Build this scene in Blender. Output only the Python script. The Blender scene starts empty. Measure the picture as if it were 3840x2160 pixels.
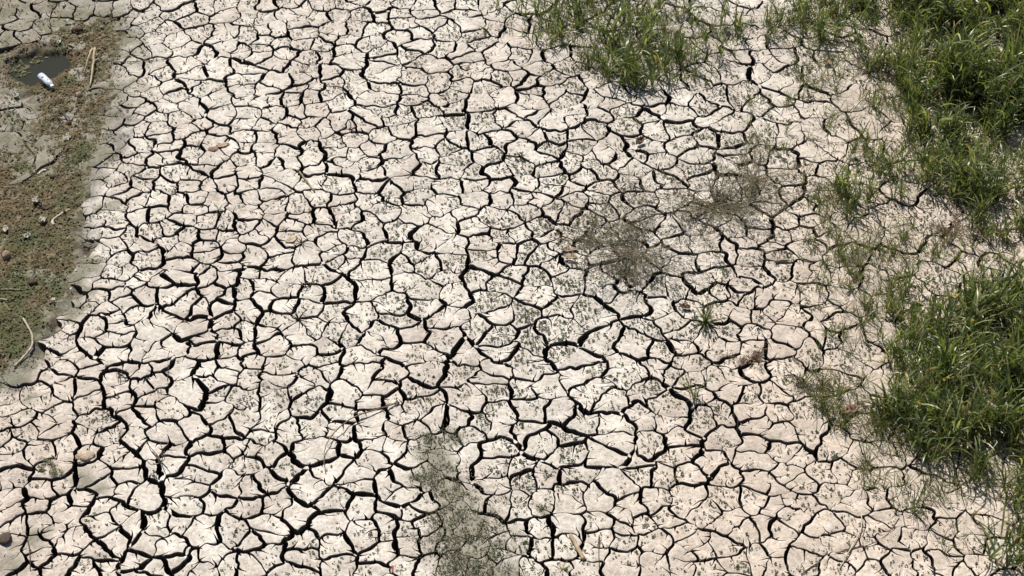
import bpy, math, random
import numpy as np
from mathutils import Vector, noise, Matrix
from mathutils.geometry import delaunay_2d_cdt

# ------------------------------------------------------------------ camera, sky, sun, exposure
scene = bpy.context.scene
COL = scene.collection
CAM_H = 8.62                      # metres above the mud, as from a low bridge
FOV = math.radians(30.0)
PITCH = math.radians(41.5)
cam_data = bpy.data.cameras.new('camera')
cam = bpy.data.objects.new('camera', cam_data)
COL.objects.link(cam)
cam.location = (0, 0, CAM_H)
cam.rotation_euler = (math.pi / 2 - PITCH, 0, 0)
cam_data.sensor_width = 36
cam_data.sensor_fit = 'HORIZONTAL'
cam_data.angle = FOV
cam_data.clip_end = 500
scene.camera = cam

SUN_EL = math.radians(54)
SUN_AZ = math.radians(-24)        # from +Y (far side of the mud), towards -X
world = bpy.data.worlds.new('World')
scene.world = world
world.use_nodes = True
wn = world.node_tree.nodes
wl = world.node_tree.links
bg = wn['Background']
sky = wn.new('ShaderNodeTexSky')
sky.sky_type = 'NISHITA'
sky.sun_disc = False
sky.sun_elevation = SUN_EL
sky.sun_rotation = SUN_AZ
wl.new(sky.outputs['Color'], bg.inputs['Color'])
bg.inputs['Strength'].default_value = 0.052
sun_data = bpy.data.lights.new('sun', 'SUN')
sun_data.energy = 4.6
sun_data.angle = math.radians(0.5)
sun_data.color = (1.0, 0.955, 0.90)
sun = bpy.data.objects.new('sun', sun_data)
COL.objects.link(sun)
sdir = Vector((math.sin(SUN_AZ) * math.cos(SUN_EL), math.cos(SUN_AZ) * math.cos(SUN_EL), math.sin(SUN_EL)))
sun.rotation_euler = sdir.to_track_quat('Z', 'Y').to_euler()
sun.location = (-3, 12, 12)
scene.view_settings.view_transform = 'Standard'
scene.view_settings.look = 'None'
scene.view_settings.gamma = 1
scene.view_settings.use_curve_mapping = False
scene.view_settings.exposure = 0.70

# ------------------------------------------------------------------ helpers
rng = np.random.default_rng(7)
random.seed(7)
FPX = 1920 / math.tan(FOV / 2)
SP, CP = math.sin(PITCH), math.cos(PITCH)

def P(px, py, z=0.0):
    """photograph position (3840 wide) -> point on the ground plane of height z"""
    dx = np.asarray(px, float) - 1920
    dyu = 1080 - np.asarray(py, float)
    diry = FPX * CP + dyu * SP
    dirz = -FPX * SP + dyu * CP
    t = (z - CAM_H) / dirz
    return np.stack([dx * t, diry * t], -1)

def Q(xy, z=0.0):
    """ground point -> photograph position"""
    xy = np.asarray(xy, float)
    rel_z = z - CAM_H
    fwd = xy[..., 1] * CP - rel_z * SP
    up = xy[..., 1] * SP + rel_z * CP
    return np.stack([1920 + FPX * xy[..., 0] / fwd, 1080 - FPX * up / fwd], -1)

def F(px, py, z=0.0):
    """2576-wide reading of the photograph -> ground point"""
    return P(np.asarray(px, float) * 1.49068, np.asarray(py, float) * 1.49068, z)

def sstep(a, b, x):
    t = np.clip((np.asarray(x, float) - a) / (b - a), 0, 1)
    return t * t * (3 - 2 * t)

_perm = np.random.default_rng(3).permutation(512)
_perm = np.concatenate([_perm, _perm])
_val = np.random.default_rng(4).uniform(-1, 1, 512)
def vnoise(x, y, s, seed=0):
    """smooth value noise, cell size s"""
    x = np.asarray(x, float) / s + seed * 17.31
    y = np.asarray(y, float) / s + seed * 9.77
    xi = np.floor(x).astype(int); yi = np.floor(y).astype(int)
    fx = x - xi; fy = y - yi
    fx = fx * fx * (3 - 2 * fx); fy = fy * fy * (3 - 2 * fy)
    def h(a, b):
        return _val[_perm[(_perm[a & 511] + b) & 511]]
    v00 = h(xi, yi); v10 = h(xi + 1, yi); v01 = h(xi, yi + 1); v11 = h(xi + 1, yi + 1)
    return (v00 * (1 - fx) + v10 * fx) * (1 - fy) + (v01 * (1 - fx) + v11 * fx) * fy

def seg_dist(p, a, b):
    """distance of points p (N,2) to segment a-b, and the nearest points"""
    d = b - a
    L = float(d @ d) + 1e-12
    t = np.clip(((p - a) @ d) / L, 0, 1)
    n = a + t[:, None] * d
    return np.hypot(*(p - n).T), n

def poly_sd(p, poly):
    """signed distance to a polygon, negative inside"""
    p = np.asarray(p, float).reshape(-1, 2)
    best = np.full(len(p), 1e9)
    inside = np.zeros(len(p), bool)
    n = len(poly)
    for i in range(n):
        a = poly[i]; b = poly[(i + 1) % n]
        d, _ = seg_dist(p, a, b)
        best = np.minimum(best, d)
        cond = (a[1] > p[:, 1]) != (b[1] > p[:, 1])
        xin = (b[0] - a[0]) * (p[:, 1] - a[1]) / (b[1] - a[1] + 1e-15) + a[0]
        inside ^= cond & (p[:, 0] < xin)
    return np.where(inside, -best, best)

def mesh_obj(name, verts, faces, mat, parent=None, cols=None, smooth=False, loc=None):
    me = bpy.data.meshes.new(name)
    me.from_pydata([tuple(v) for v in verts], [], [tuple(int(i) for i in f) for f in faces])
    if cols is not None:
        a = me.color_attributes.new('col', 'FLOAT_COLOR', 'POINT')
        c = np.ones((len(verts), 4), np.float32)
        c[:, :3] = cols
        a.data.foreach_set('color', c.ravel())
    if smooth:
        me.polygons.foreach_set('use_smooth', np.ones(len(me.polygons), bool))
    me.materials.append(mat)
    me.update()
    o = bpy.data.objects.new(name, me)
    COL.objects.link(o)
    if parent:
        o.parent = parent
    if loc is not None:
        o.location = loc
    return o

def mesh_np(name, verts, tris, mat, parent=None, cols=None, smooth=True, loc=None):
    """fast triangle / quad mesh from arrays"""
    verts = np.asarray(verts, np.float32); tris = np.asarray(tris, np.int32)
    k = tris.shape[1]
    me = bpy.data.meshes.new(name)
    me.vertices.add(len(verts)); me.vertices.foreach_set('co', verts.ravel())
    me.loops.add(tris.size); me.loops.foreach_set('vertex_index', tris.ravel())
    me.polygons.add(len(tris))
    me.polygons.foreach_set('loop_start', np.arange(0, tris.size, k, dtype=np.int32))
    me.polygons.foreach_set('loop_total', np.full(len(tris), k, np.int32))
    if cols is not None:
        a = me.color_attributes.new('col', 'FLOAT_COLOR', 'POINT')
        c = np.ones((len(verts), 4), np.float32); c[:, :3] = cols
        a.data.foreach_set('color', c.ravel())
    me.polygons.foreach_set('use_smooth', np.full(len(tris), smooth, bool))
    me.materials.append(mat)
    me.update(calc_edges=True); me.validate()
    o = bpy.data.objects.new(name, me)
    COL.objects.link(o)
    if parent:
        o.parent = parent
    if loc is not None:
        o.location = loc
    return o

def empty(name, loc):
    o = bpy.data.objects.new(name, None)
    o.empty_display_size = 0.05
    COL.objects.link(o)
    o.location = loc
    return o

def tag(o, label, cat, group=None, kind=None):
    if label: o['label'] = label
    if cat: o['category'] = cat
    if group: o['group'] = group
    if kind: o['kind'] = kind
    return o

# ------------------------------------------------------------------ materials
def new_mat(name):
    m = bpy.data.materials.new(name)
    m.use_nodes = True
    return m, m.node_tree.nodes, m.node_tree.links, m.node_tree.nodes['Principled BSDF']

def mud_material(name, bump=0.6, speck=0.6, rough=0.95, use_attr=True, base=(0.4, 0.35, 0.3), spec=0.15):
    m, n, l, b = new_mat(name)
    geo = n.new('ShaderNodeNewGeometry')
    if use_attr:
        at = n.new('ShaderNodeAttribute'); at.attribute_name = 'col'; src = at.outputs['Color']
    else:
        rgb = n.new('ShaderNodeRGB'); rgb.outputs[0].default_value = (*base, 1); src = rgb.outputs[0]
    def nz(scale, detail, rough=0.6):
        t = n.new('ShaderNodeTexNoise'); t.inputs['Scale'].default_value = scale
        t.inputs['Detail'].default_value = detail; t.inputs['Roughness'].default_value = rough
        l.new(geo.outputs['Position'], t.inputs['Vector']); return t
    a = nz(6, 4); c = nz(38, 5, 0.7); g = nz(140, 3, 0.7)
    def ramp(src_, p0, c0, p1, c1):
        r = n.new('ShaderNodeValToRGB')
        r.color_ramp.elements[0].position = p0; r.color_ramp.elements[0].color = (*c0, 1)
        r.color_ramp.elements[1].position = p1; r.color_ramp.elements[1].color = (*c1, 1)
        l.new(src_, r.inputs['Fac']); return r
    def mul(x, y, fac=1.0):
        mx = n.new('ShaderNodeMix'); mx.data_type = 'RGBA'; mx.blend_type = 'MULTIPLY'
        mx.inputs[0].default_value = fac
        l.new(x, mx.inputs[6]); l.new(y, mx.inputs[7]); return mx.outputs[2]
    col = mul(src, ramp(a.outputs['Fac'], 0.3, (0.86, 0.83, 0.80), 0.7, (1.12, 1.12, 1.12)).outputs['Color'])
    col = mul(col, ramp(c.outputs['Fac'], 0.32, (0.70, 0.67, 0.62), 0.62, (1.10, 1.10, 1.10)).outputs['Color'])
    col = mul(col, ramp(g.outputs['Fac'], 0.34, (0.45, 0.44, 0.40), 0.48, (1, 1, 1)).outputs['Color'], speck)
    l.new(col, b.inputs['Base Color'])
    b.inputs['Roughness'].default_value = rough
    b.inputs['Specular IOR Level'].default_value = spec
    add = n.new('ShaderNodeMath'); add.operation = 'MULTIPLY_ADD'
    l.new(g.outputs['Fac'], add.inputs[0]); add.inputs[1].default_value = 0.35
    l.new(c.outputs['Fac'], add.inputs[2])
    bp = n.new('ShaderNodeBump'); bp.inputs['Strength'].default_value = bump
    bp.inputs['Distance'].default_value = 0.012
    l.new(add.outputs[0], bp.inputs['Height'])
    l.new(bp.outputs['Normal'], b.inputs['Normal'])
    return m

def leaf_material(name, trans=0.35, rough=0.4, spec=0.5):
    m, n, l, b = new_mat(name)
    at = n.new('ShaderNodeAttribute'); at.attribute_name = 'col'
    geo = n.new('ShaderNodeNewGeometry')
    t = n.new('ShaderNodeTexNoise'); t.inputs['Scale'].default_value = 60; t.inputs['Detail'].default_value = 3
    l.new(geo.outputs['Position'], t.inputs['Vector'])
    r = n.new('ShaderNodeValToRGB')
    r.color_ramp.elements[0].position = 0.3; r.color_ramp.elements[0].color = (0.72, 0.74, 0.7, 1)
    r.color_ramp.elements[1].position = 0.7; r.color_ramp.elements[1].color = (1.2, 1.15, 1.05, 1)
    l.new(t.outputs['Fac'], r.inputs['Fac'])
    mx = n.new('ShaderNodeMix'); mx.data_type = 'RGBA'; mx.blend_type = 'MULTIPLY'; mx.inputs[0].default_value = 1
    l.new(at.outputs['Color'], mx.inputs[6]); l.new(r.outputs['Color'], mx.inputs[7])
    l.new(mx.outputs[2], b.inputs['Base Color'])
    b.inputs['Roughness'].default_value = rough
    b.inputs['Specular IOR Level'].default_value = spec
    if trans > 0:
        tr = n.new('ShaderNodeBsdfTranslucent')
        br = n.new('ShaderNodeMix'); br.data_type = 'RGBA'; br.blend_type = 'MULTIPLY'; br.inputs[0].default_value = 1
        l.new(mx.outputs[2], br.inputs[6]); br.inputs[7].default_value = (1.5, 1.6, 0.8, 1)
        l.new(br.outputs[2], tr.inputs['Color'])
        ms = n.new('ShaderNodeMixShader'); ms.inputs[0].default_value = trans
        l.new(b.outputs[0], ms.inputs[1]); l.new(tr.outputs[0], ms.inputs[2])
        l.new(ms.outputs[0], n['Material Output'].inputs['Surface'])
    return m

M_MUD = mud_material('dried_mud')
M_DARK_MUD = mud_material('dark_mud', bump=0.8, use_attr=False, base=(0.085, 0.070, 0.060))  # one dark tone for the crack floor and outlying ground
M_DITCH = mud_material('ditch_silt', bump=1.0, speck=0.8, rough=0.85)
M_LITTER = leaf_material('plant_litter', trans=0.0, rough=0.85, spec=0.2)
M_GRASS = leaf_material('grass_blade', trans=0.38, rough=0.40, spec=0.65)
M_WEED = leaf_material('weed_leaf', trans=0.2, rough=0.6, spec=0.3)
M_WOOD = leaf_material('dead_wood', trans=0.0, rough=0.85, spec=0.2)
M_DRY = leaf_material('dry_leaf', trans=0.15, rough=0.75, spec=0.25)
# ------------------------------------------------------------------ layout read off the photograph
# plates seen in each of the twelve 960 x 720 fields; plain numbers are x, y pairs in a field enlarged 2.0125 times
FIELDS = {
(0, 0): """30 110 170 80 150 170 330 40 320 160 470 60 60 280 190 250 370 270 60 370 200 345 30 500 60 640 330 340 60 720 190 690 130 820 60 900
180 900 50 1000 150 970 230 800 650 60 760 50 900 50 800 130 700 110 920 150 1000 90 880 240 1070 30 1140 60 1250 30 1330 100 1440 150
1540 50 1700 110 1860 50 1880 150 1060 130 1120 190 1270 215 1170 280 1010 230 960 310 1330 290 1490 240 1670 260 1870 280 1060 380 1180 360
1420 370 1540 400 1690 390 1830 400 880 420 960 440 1020 510 1120 500 850 500 930 570 1400 470 1220 560 1480 550 1640 540 1830 520 1060 650
1130 610 1290 660 1540 660 1830 600 1850 680 870 730 990 760 1140 700 1320 720 1640 750 1870 740 1450 820 1250 810 1080 830 930 830 1690 850
1000 900 1160 890 1360 900 1540 930 1850 930 880 900 950 980 1170 970 1080 960 1400 1000 1650 960 1250 960 1850 1040 800 1010 740 1080 870 1060
1060 1100 1200 1060 1280 1110 1460 1050 1600 1080 1850 1110 760 1170 830 1210 970 1130 1010 1200 1160 1230 1290 1190 1430 1160 1600 1200
1730 1130 1860 1200 960 1280 1110 1300 1330 1320 1550 1270 1680 1290 1460 1340 1850 1310 780 1290 740 1390 850 1340 1060 1390 1260 1400
930 1420 1440 1410 1570 1400 1680 1390 1860 1400 620 1420""",
(1, 0): """60 60 240 20 260 130 510 30 480 120 640 90 690 40 920 50 1110 40 1260 50 1420 40 1560 30 1800 40 800 120 950 125 1090 95 1280 100 1300 170
1520 100 1120 185 860 220 40 150 60 240 140 225 340 240 320 170 600 220 560 290 640 300 50 300 180 330 340 340 500 330 660 380 850 330 1040 290
1220 260 1430 220 1620 270 1860 110 1800 220 1900 250 1240 350 1360 370 1540 390 1660 340 1780 420 40 370 30 420 130 470 210 400 380 430
530 420 700 460 930 400 960 450 900 510 1160 410 1260 460 1350 500 1600 440 1640 520 1900 510 290 520 540 550 420 560 150 610 430 640 590 610
700 580 980 590 950 660 1200 590 1370 610 1540 570 1560 640 1720 660 1870 580 40 690 300 670 560 700 770 670 130 750 270 750 400 740 650 780
940 760 1180 680 1180 740 960 840 1480 720 1500 790 1260 830 1690 780 1860 750 140 860 30 770 320 830 440 830 640 880 870 900 1110 850 1050 900
40 950 110 950 270 920 380 920 520 960 620 940 700 960 790 950 1090 980 950 1030 1300 970 1510 940 1760 900 1900 880 60 1040 220 990 410 1000
270 1060 580 1060 740 1050 900 1110 440 1110 1060 1120 1290 1070 1520 1060 1700 1090 1850 1070 60 1130 230 1150 620 1150 740 1170 1300 1160
1510 1200 1770 1180 60 1200 380 1220 240 1240 150 1260 560 1290 680 1220 820 1250 1110 1260 1290 1260 1480 1280 1650 1310 1830 1300 200 1340
430 1290 420 1380 740 1310 860 1330 600 1390 870 1410 1200 1390 1470 1400 1640 1370 1850 1390 100 1420""",
(2, 0): """60 60 170 40 60 180 200 200 90 330 250 310 60 430 150 450 330 430 420 500 560 430 600 300 40 580 130 620 290 600 470 660 620 620 290 700
600 760 410 770 130 760 60 840 430 840 850 720 740 700 760 800 960 690 1020 760 1250 740 1240 640 1360 620 1450 560 1650 560 1870 540 1600 480
1740 720 1530 740 1440 790 1880 780 1230 840 1080 850 640 880 850 850 160 900 300 930 480 910 620 980 80 960 880 950 1020 890 1060 960 1270 960
1500 860 1620 930 300 1020 490 1020 500 1110 780 1080 60 1100 270 1110 700 1160 1050 1120 950 1060 1320 1090 1420 1160 1470 1060 1620 1060
1700 1130 170 1190 430 1200 60 1240 240 1270 590 1200 560 1310 100 1380 300 1360 260 1420 860 1220 1000 1180 950 1270 1100 1200 1350 1280
1230 1310 1610 1270 1820 1280 1740 1180 1850 1160 1880 980 700 1280 900 1380 1050 1360 1150 1350 1450 1370 1600 1400 1780 1390 1900 1380
1780 250 1850 150 1640 80 1700 350 1850 350 1880 420 1550 130 1580 270 1480 330 1740 420 1650 430""",
(3, 0): """30 40 100 330 60 470 200 560 130 430 300 440 420 350 430 450 380 560 120 620 200 680 60 740 330 720 100 860 330 800 450 640 150 1000
330 1000 330 1150 80 1200 420 1280 300 1260 100 1330 350 1390 440 1080""",
(0, 1): """680 90 560 30 540 120 860 90 960 30 1040 80 1160 90 1090 190 1190 180 1350 100 1450 60 1460 130 1600 90 1780 80 1900 50 1870 170 1380 220
1540 230 1690 240 1830 250 820 170 700 220 880 250 680 290 590 230 1150 290 1280 260 850 320 840 380 970 340 1080 400 1260 390 1430 340 1540 390
1690 330 1760 400 1880 340 1380 440 1560 450 1560 330 1720 470 1880 460 700 340 640 400 720 440 790 470 900 520 1080 500 940 600 840 600 1390 540
1480 580 1700 540 1870 590 1550 620 1700 650 660 600 740 590 630 680 780 640 820 700 1090 640 1330 640 1190 680 1020 690 1100 780 900 780
950 720 1280 760 1340 700 1850 730 1620 770 1390 840 1230 800 1700 800 1640 880 740 800 560 760 590 830 490 850 420 900 680 860 800 890 960 850
1060 840 860 960 940 950 1050 930 1230 950 1450 980 1700 960 1880 900 1500 900 560 920 760 950 740 1030 500 1020 680 1080 880 1030 1130 1050
1340 1150 1460 1040 1560 1100 1740 1090 1840 1050 1540 1190 1720 1180 1840 1190 380 1040 420 1110 500 1150 340 1150 860 1120 680 1200 860 1210
1050 1210 1180 1230 560 1240 400 1240 480 1320 640 1290 680 1360 300 1220 280 1290 200 1370 400 1390 920 1330 1080 1360 850 1370 1000 1300
1200 1320 1350 1350 1190 1420 1560 1350 1740 1300 1560 1240 1890 1270 1700 1370 1860 1400 1600 1430 1020 1420 820 1430""",
(1, 1): """60 30 130 20 100 120 320 120 470 60 600 70 620 130 850 40 1050 30 1220 30 490 180 680 180 340 190 130 220 960 150 830 220 1190 160
1420 110 1660 40 1850 40 1590 170 1640 240 1760 180 1880 220 1340 330 1060 280 1000 310 250 270 430 310 60 280 260 350 520 390 380 360 390 450
720 350 880 340 560 450 700 470 940 440 1220 480 1180 440 1470 430 1700 390 1870 340 1880 430 1690 480 1750 550 30 470 170 500 350 480 210 400
150 430 600 520 690 540 860 600 1120 550 1290 560 1480 540 1430 620 1680 650 1880 690 120 600 300 640 490 600 30 600 60 700 240 740 440 760
590 740 870 710 1150 660 1280 760 1480 750 1760 820 90 820 220 830 160 960 400 870 580 910 30 920 810 940 1030 870 1050 970 1270 850 1420 960
1830 940 1670 1050 1850 1080 330 1080 590 1060 440 1030 40 1080 90 1150 330 1210 850 1140 1180 1060 1410 1090 1600 1230 1880 1190 1200 1235
770 1240 540 1260 200 1310 30 1250 560 1360 800 1390 1010 1400 1250 1400 1560 1370 1830 1350 1780 1420 180 1420 450 1410""",
(2, 1): """60 30 190 50 300 20 80 140 290 130 430 160 540 200 500 80 640 50 820 90 670 120 980 160 1030 220 950 60 200 270 30 320 90 440 240 480
370 400 280 330 440 320 540 400 700 330 860 300 1000 330 1180 280 1330 250 1500 80 1450 150 1700 300 1850 220 1750 390 1850 330 1450 400 1250 400
1150 460 1290 550 1520 520 1650 450 1800 480 1590 640 1480 690 1820 620 1740 710 30 630 150 650 430 660 180 790 330 560 700 650 700 740 770 600
950 640 1230 730 1130 730 850 830 1110 890 600 900 340 860 100 920 1320 880 1440 780 1560 740 1680 770 1780 820 1880 830 1180 970 1580 900
1720 940 1870 950 1290 1060 370 1030 130 1110 660 1100 950 1130 410 1270 1280 1160 1470 1120 1650 1050 1780 1050 1870 1080 1330 1280 1150 1210
40 1240 140 1340 860 1380 1250 1380 1100 1310 1620 1180 1700 1270 1840 1200 1820 1330 1700 1380 1560 1420 470 1410 1350 1420""",
(3, 1): """60 50 150 30 60 110 250 130 400 60 130 220 320 220 420 150 60 330 250 300 400 270 580 130 520 220 700 270 100 480 60 420 300 420 80 570
250 600 350 620 570 620 560 500 450 350 120 780 330 800 580 830 170 950 60 900 400 900 520 1000 150 1090 370 1090 480 1110 620 1090 100 1280
60 1200 300 1200 560 1250 650 1180 850 1060 1300 440 1480 380 1650 420 1500 520 1700 540 1650 620""",
(0, 2): """60 60 160 50 270 50 300 130 460 40 600 40 80 190 120 250 440 230 640 150 840 60 880 150 1100 30 1160 120 1400 60 1250 190 1030 270
1300 240 1130 220 700 310 190 390 330 320 410 360 480 500 30 420 90 480 300 520 30 300 100 590 650 520 620 420 790 410 870 530 1000 420 960 590
900 640 1250 380 1090 400 1330 400 1480 310 1600 170 1700 330 1800 70 1620 60 1850 250 1530 460 1780 450 1890 480 1180 490 1300 500 1150 640
1290 600 1560 570 1850 600 1470 690 1690 770 1880 790 1430 800 960 700 680 690 370 650 90 700 310 810 440 780 560 850 760 790 920 820 1090 850
60 880 270 920 420 900 1400 930 1630 900 1850 920 60 990 750 940 900 980 1010 1080 500 1010 270 1060 100 1080 370 1130 1180 1080 1350 1060
1340 1140 1530 1100 1760 1120 1890 1190 740 1090 820 1080 560 1180 480 1090 820 1210 1120 1210 1300 1240 1340 1320 60 1230 120 1180 270 1220
300 1310 430 1390 740 1290 770 1390 1010 1350 1150 1400 1260 1370 1440 1360 1620 1320 1560 1420 1850 1380 1730 1380 100 1370 180 1430 640 1420""",
(1, 2): """120 80 400 130 300 30 680 80 960 40 1200 30 1240 170 1000 110 900 130 650 220 920 250 1100 260 1620 130 1800 70 1860 30 1520 290 1710 320
1850 240 1850 370 60 310 30 390 240 370 440 310 460 480 660 360 870 390 1050 370 1220 370 1400 300 700 480 890 470 1020 500 860 575 1160 560
1250 440 1440 450 1620 410 1800 500 1700 440 1420 580 80 520 230 640 60 740 430 760 620 870 740 690 990 760 1130 700 1250 690 1120 830 1250 890
1780 620 1600 560 1800 760 1700 860 150 900 330 960 80 1060 540 1060 560 920 810 940 1020 960 1140 970 1080 880 970 1070 1110 1080 1220 1060
330 1180 80 1290 60 1150 600 1220 340 1320 810 1130 920 1250 620 1380 280 1410 880 1420 1150 1200 1160 1130 1300 1180 1150 1270 1130 1370 1250 1370
1860 900 1800 1100 1880 1180 1850 1300 1900 1400 1400 850 1500 1000 1600 1100 1450 1200 1650 1250 1500 1380 1700 1400""",
(2, 2): """90 40 230 40 130 190 300 230 600 90 750 150 1000 80 500 260 120 370 250 430 350 370 380 520 50 640 780 300 760 440 1000 290 1170 170
1180 310 1400 300 1050 430 1230 400 1270 460 1570 240 1650 60 1800 100 1800 220 1860 310 1570 430 1380 100 1890 470 680 540 780 560 1250 560
940 570 1330 690 1130 700 800 770 970 680 480 700 230 700 100 720 1620 690 1480 620 1880 570 1880 740 1790 740 1640 860 1355 890 1080 880 930 930
1830 880 1640 1040 1470 960 1190 1010 1000 1050 850 1010 1260 1110 1080 1180 680 880 400 900 450 820 230 900 60 920 90 1120 210 1100 400 1080
680 1050 680 1150 220 1230 60 1220 400 1230 820 1100 800 1180 820 1290 600 1260 1370 1200 1300 1300 1440 1290 1580 1260 1770 1130 1880 1120
1650 1340 1880 1330 1060 1380 1270 1390 1350 1380 560 1400 150 1420 350 1400 820 1400 1450 1410""",
(3, 2): """60 100 180 60 260 200 60 250 280 390 60 380 480 470 220 560 80 510 160 680 390 650 560 640 60 760 250 760 500 830 820 530 850 700
680 560 700 720 50 930 180 900 300 890 180 1010 630 900 820 870 1000 880 420 1080 620 1070 800 1100 900 1010 1080 1010 80 1140 320 1240 60 1240
560 1220 640 1140 1080 1170 1300 960 1320 1080 1310 1230 1480 1100 1510 1220 1660 1090 1700 960 900 1180 800 1250 970 1350 620 1330 780 1410
300 1350 60 1380 100 1430 520 1410 1130 1340 1310 1350 1330 1420 1550 1350 1480 1420 1700 1250""",
}
# the broad cracks of each field, as lines
BROAD = {
(0, 0): ["1460 0 1490 120", "1380 300 1590 340 1680 440 1930 500", "1670 440 1510 490", "1310 510 1320 590", "1410 630 1420 690 1520 740 1580 830 1540 890 1750 940 1780 1000",
         "1380 1060 1360 1190 1400 1240 1490 1250", "840 1090 880 1150 900 1210", "1090 1190 1070 1290 950 1390", "1180 1080 1170 1160"],
(1, 0): ["310 600 230 680 80 700", "80 530 240 550 310 600", "570 340 560 480", "820 410 810 530", "790 550 860 680", "700 710 770 800 720 850 560 840", "1080 690 1070 860",
         "1290 740 1430 860 1190 900 1170 1020", "1430 860 1580 880", "1590 820 1610 980 1440 1000 1420 1060", "1700 1020 1900 1080 1880 1200", "920 1160 1000 1380 640 1330",
         "490 1060 510 1320", "1610 1230 1680 1310", "1080 350 900 400", "1150 1060 1170 1160 1240 1230", "990 150 1010 220 930 270 980 330 1080 350", "1320 240 1340 290 1170 310",
         "780 30 880 100 1030 90"],
(2, 0): ["140 530 60 640 0 690", "500 620 570 680 510 780 560 840 540 930 410 980 380 1140 340 1240", "1820 440 1790 600 1900 660", "1110 690 1180 740",
         "1020 850 1190 940 1340 900 1360 1010", "1430 870 1580 790 1690 840 1800 840 1820 900", "860 1060 910 1180", "1160 1080 1160 1160", "1140 1280 1480 1230 1560 1140 1720 1070",
         "1510 1250 1560 1320 1740 1330", "340 1330 380 1420", "1670 40 1680 180"],
(3, 0): ["240 480 290 620", "0 1110 210 1160 250 1280 280 1440", "480 1000 400 1130", "90 690 150 730"],
(0, 1): ["1030 330 1190 400 1260 480 1230 620", "1000 590 1210 550", "1190 860 1330 960 1560 930 1600 1040 1500 1100", "1560 880 1590 1040", "1280 1000 1310 1080 1490 1180 1460 1400",
         "620 1040 590 1130 720 1250 760 1330 900 1270 1020 1290", "1250 190 1370 280", "1850 560 1830 640 1760 820", "1460 620 1510 780"],
(1, 1): ["830 300 850 400 800 500", "690 860 700 980 780 1060 990 1070 1280 1010", "990 1070 930 1200 960 1340 1080 1390", "1240 950 1300 1080", "1580 350 1600 520 1540 650 1640 800 1690 940",
         "1480 1180 1430 1380", "1540 1040 1750 1240 1800 1310", "60 1240 20 1400", "660 1200 600 1430", "1050 230 1200 400 1350 450", "660 620 770 700 760 830", "560 250 830 300",
         "0 550 200 590 300 560 500 540", "1010 520 1020 680", "1750 1240 1930 1130"],
(2, 1): ["60 540 210 400 330 230", "210 900 340 790 580 770 820 960 990 950", "580 770 840 690 1000 770 1220 760", "1000 780 1010 950 1150 1050 1160 1130",
         "820 960 650 1040 520 1050 510 1170 560 1220 660 1220 720 1340 1100 1240", "510 1110 320 1120 250 1240", "250 1240 360 1400", "1290 680 1340 560", "1290 680 1440 800",
         "1540 310 1700 430", "230 930 60 1070 60 1160", "370 550 480 570"],
(3, 1): ["270 20 60 170 20 280 150 420", "330 930 260 1040", "270 1050 400 1180"],
(0, 2): ["720 0 800 200 900 250 970 360", "1560 0 1560 100 1500 210 1580 350", "890 420 1060 560 1100 720 1230 740 1250 960", "1400 430 1400 560 1340 680 1240 720", "1400 430 1560 380 1850 400",
         "520 620 540 780 840 880 1090 960 1100 1030 1050 1110", "1090 980 1280 1010 1430 1030 1560 970", "1650 1000 1680 1240 1860 1280", "580 1040 700 1210", "160 780 190 870",
         "350 1190 410 1310", "930 1260 860 1430", "960 1250 1130 1310 1020 1420", "690 880 580 1040", "1780 850 1670 1000"],
(1, 2): ["1380 20 1440 100 1440 250 1410 350", "550 20 580 110 500 210 310 320", "0 180 60 260 310 320", "200 480 370 630 230 780 380 900 420 960 400 1050 190 1190 200 1340",
         "620 440 640 580 380 620", "570 640 620 770 720 840 880 850 1000 900 1100 950", "740 1270 900 1200 1020 1180 1070 1310", "430 970 700 950", "740 1270 480 1330", "740 340 730 430",
         "1540 440 1640 620", "1640 760 1740 900 1750 980 1900 1030", "1700 460 1930 400"],
(2, 2): ["0 370 70 550 300 640 600 650 780 660", "480 170 620 220 800 200 920 140 1090 100", "800 210 920 310 940 450 830 600", "380 290 500 370 680 460",
         "950 520 1100 600 1040 700 1060 810 1200 890 1300 1080 1370 1120", "1130 820 1230 760 1400 790 1500 740", "1400 410 1430 540 1550 640 1680 600 1820 660",
         "1130 0 1300 150 1430 170", "1320 170 1300 360", "0 570 70 550", "480 170 380 290 200 290", "1040 700 960 890"],
(3, 2): ["240 480 360 600 550 550 620 580", "310 820 480 960 700 1000 820 940", "430 960 250 1130 130 1300 180 1440", "520 990 620 1190 720 1230", "950 1200 850 1330 880 1440",
         "1250 950 1270 1090", "1230 1130 1410 1190 1440 1330 1380 1380", "1060 1270 1160 1260 1200 1320 1230 1430", "1560 1050 1690 1220", "0 1310 130 1310"],
}
def field_pts(cr, text):
    a = np.array([float(v) for v in text.split()]).reshape(-1, 2) / 2.0125
    return P(a[:, 0] + 960 * cr[0], a[:, 1] + 720 * cr[1])

# outline of the litter-filled ditch on the left (photograph positions)
DITCH = P(*np.array([(200, 100), (300, 55), (420, 55), (455, 110), (425, 180), (400, 250), (420, 330), (390, 400), (375, 500), (335, 600), (315, 720), (290, 795), (280, 894),
                     (290, 968), (245, 1068), (205, 1142), (160, 1217), (130, 1267), (90, 1341), (20, 1430), (-250, 1560), (-700, 1500), (-700, 600), (-200, 560), (0, 530), (115, 480),
                     (120, 430), (150, 350), (100, 318), (50, 300), (35, 250), (60, 200), (120, 180), (185, 165)], float).T)
ALGAE = P(*np.array([(1610, 1660), (1650, 1780), (1720, 1900), (1760, 2010), (1790, 2100), (1830, 2300)], float).T)
PUDDLE_C = P(146, 248, -0.08)

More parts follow.
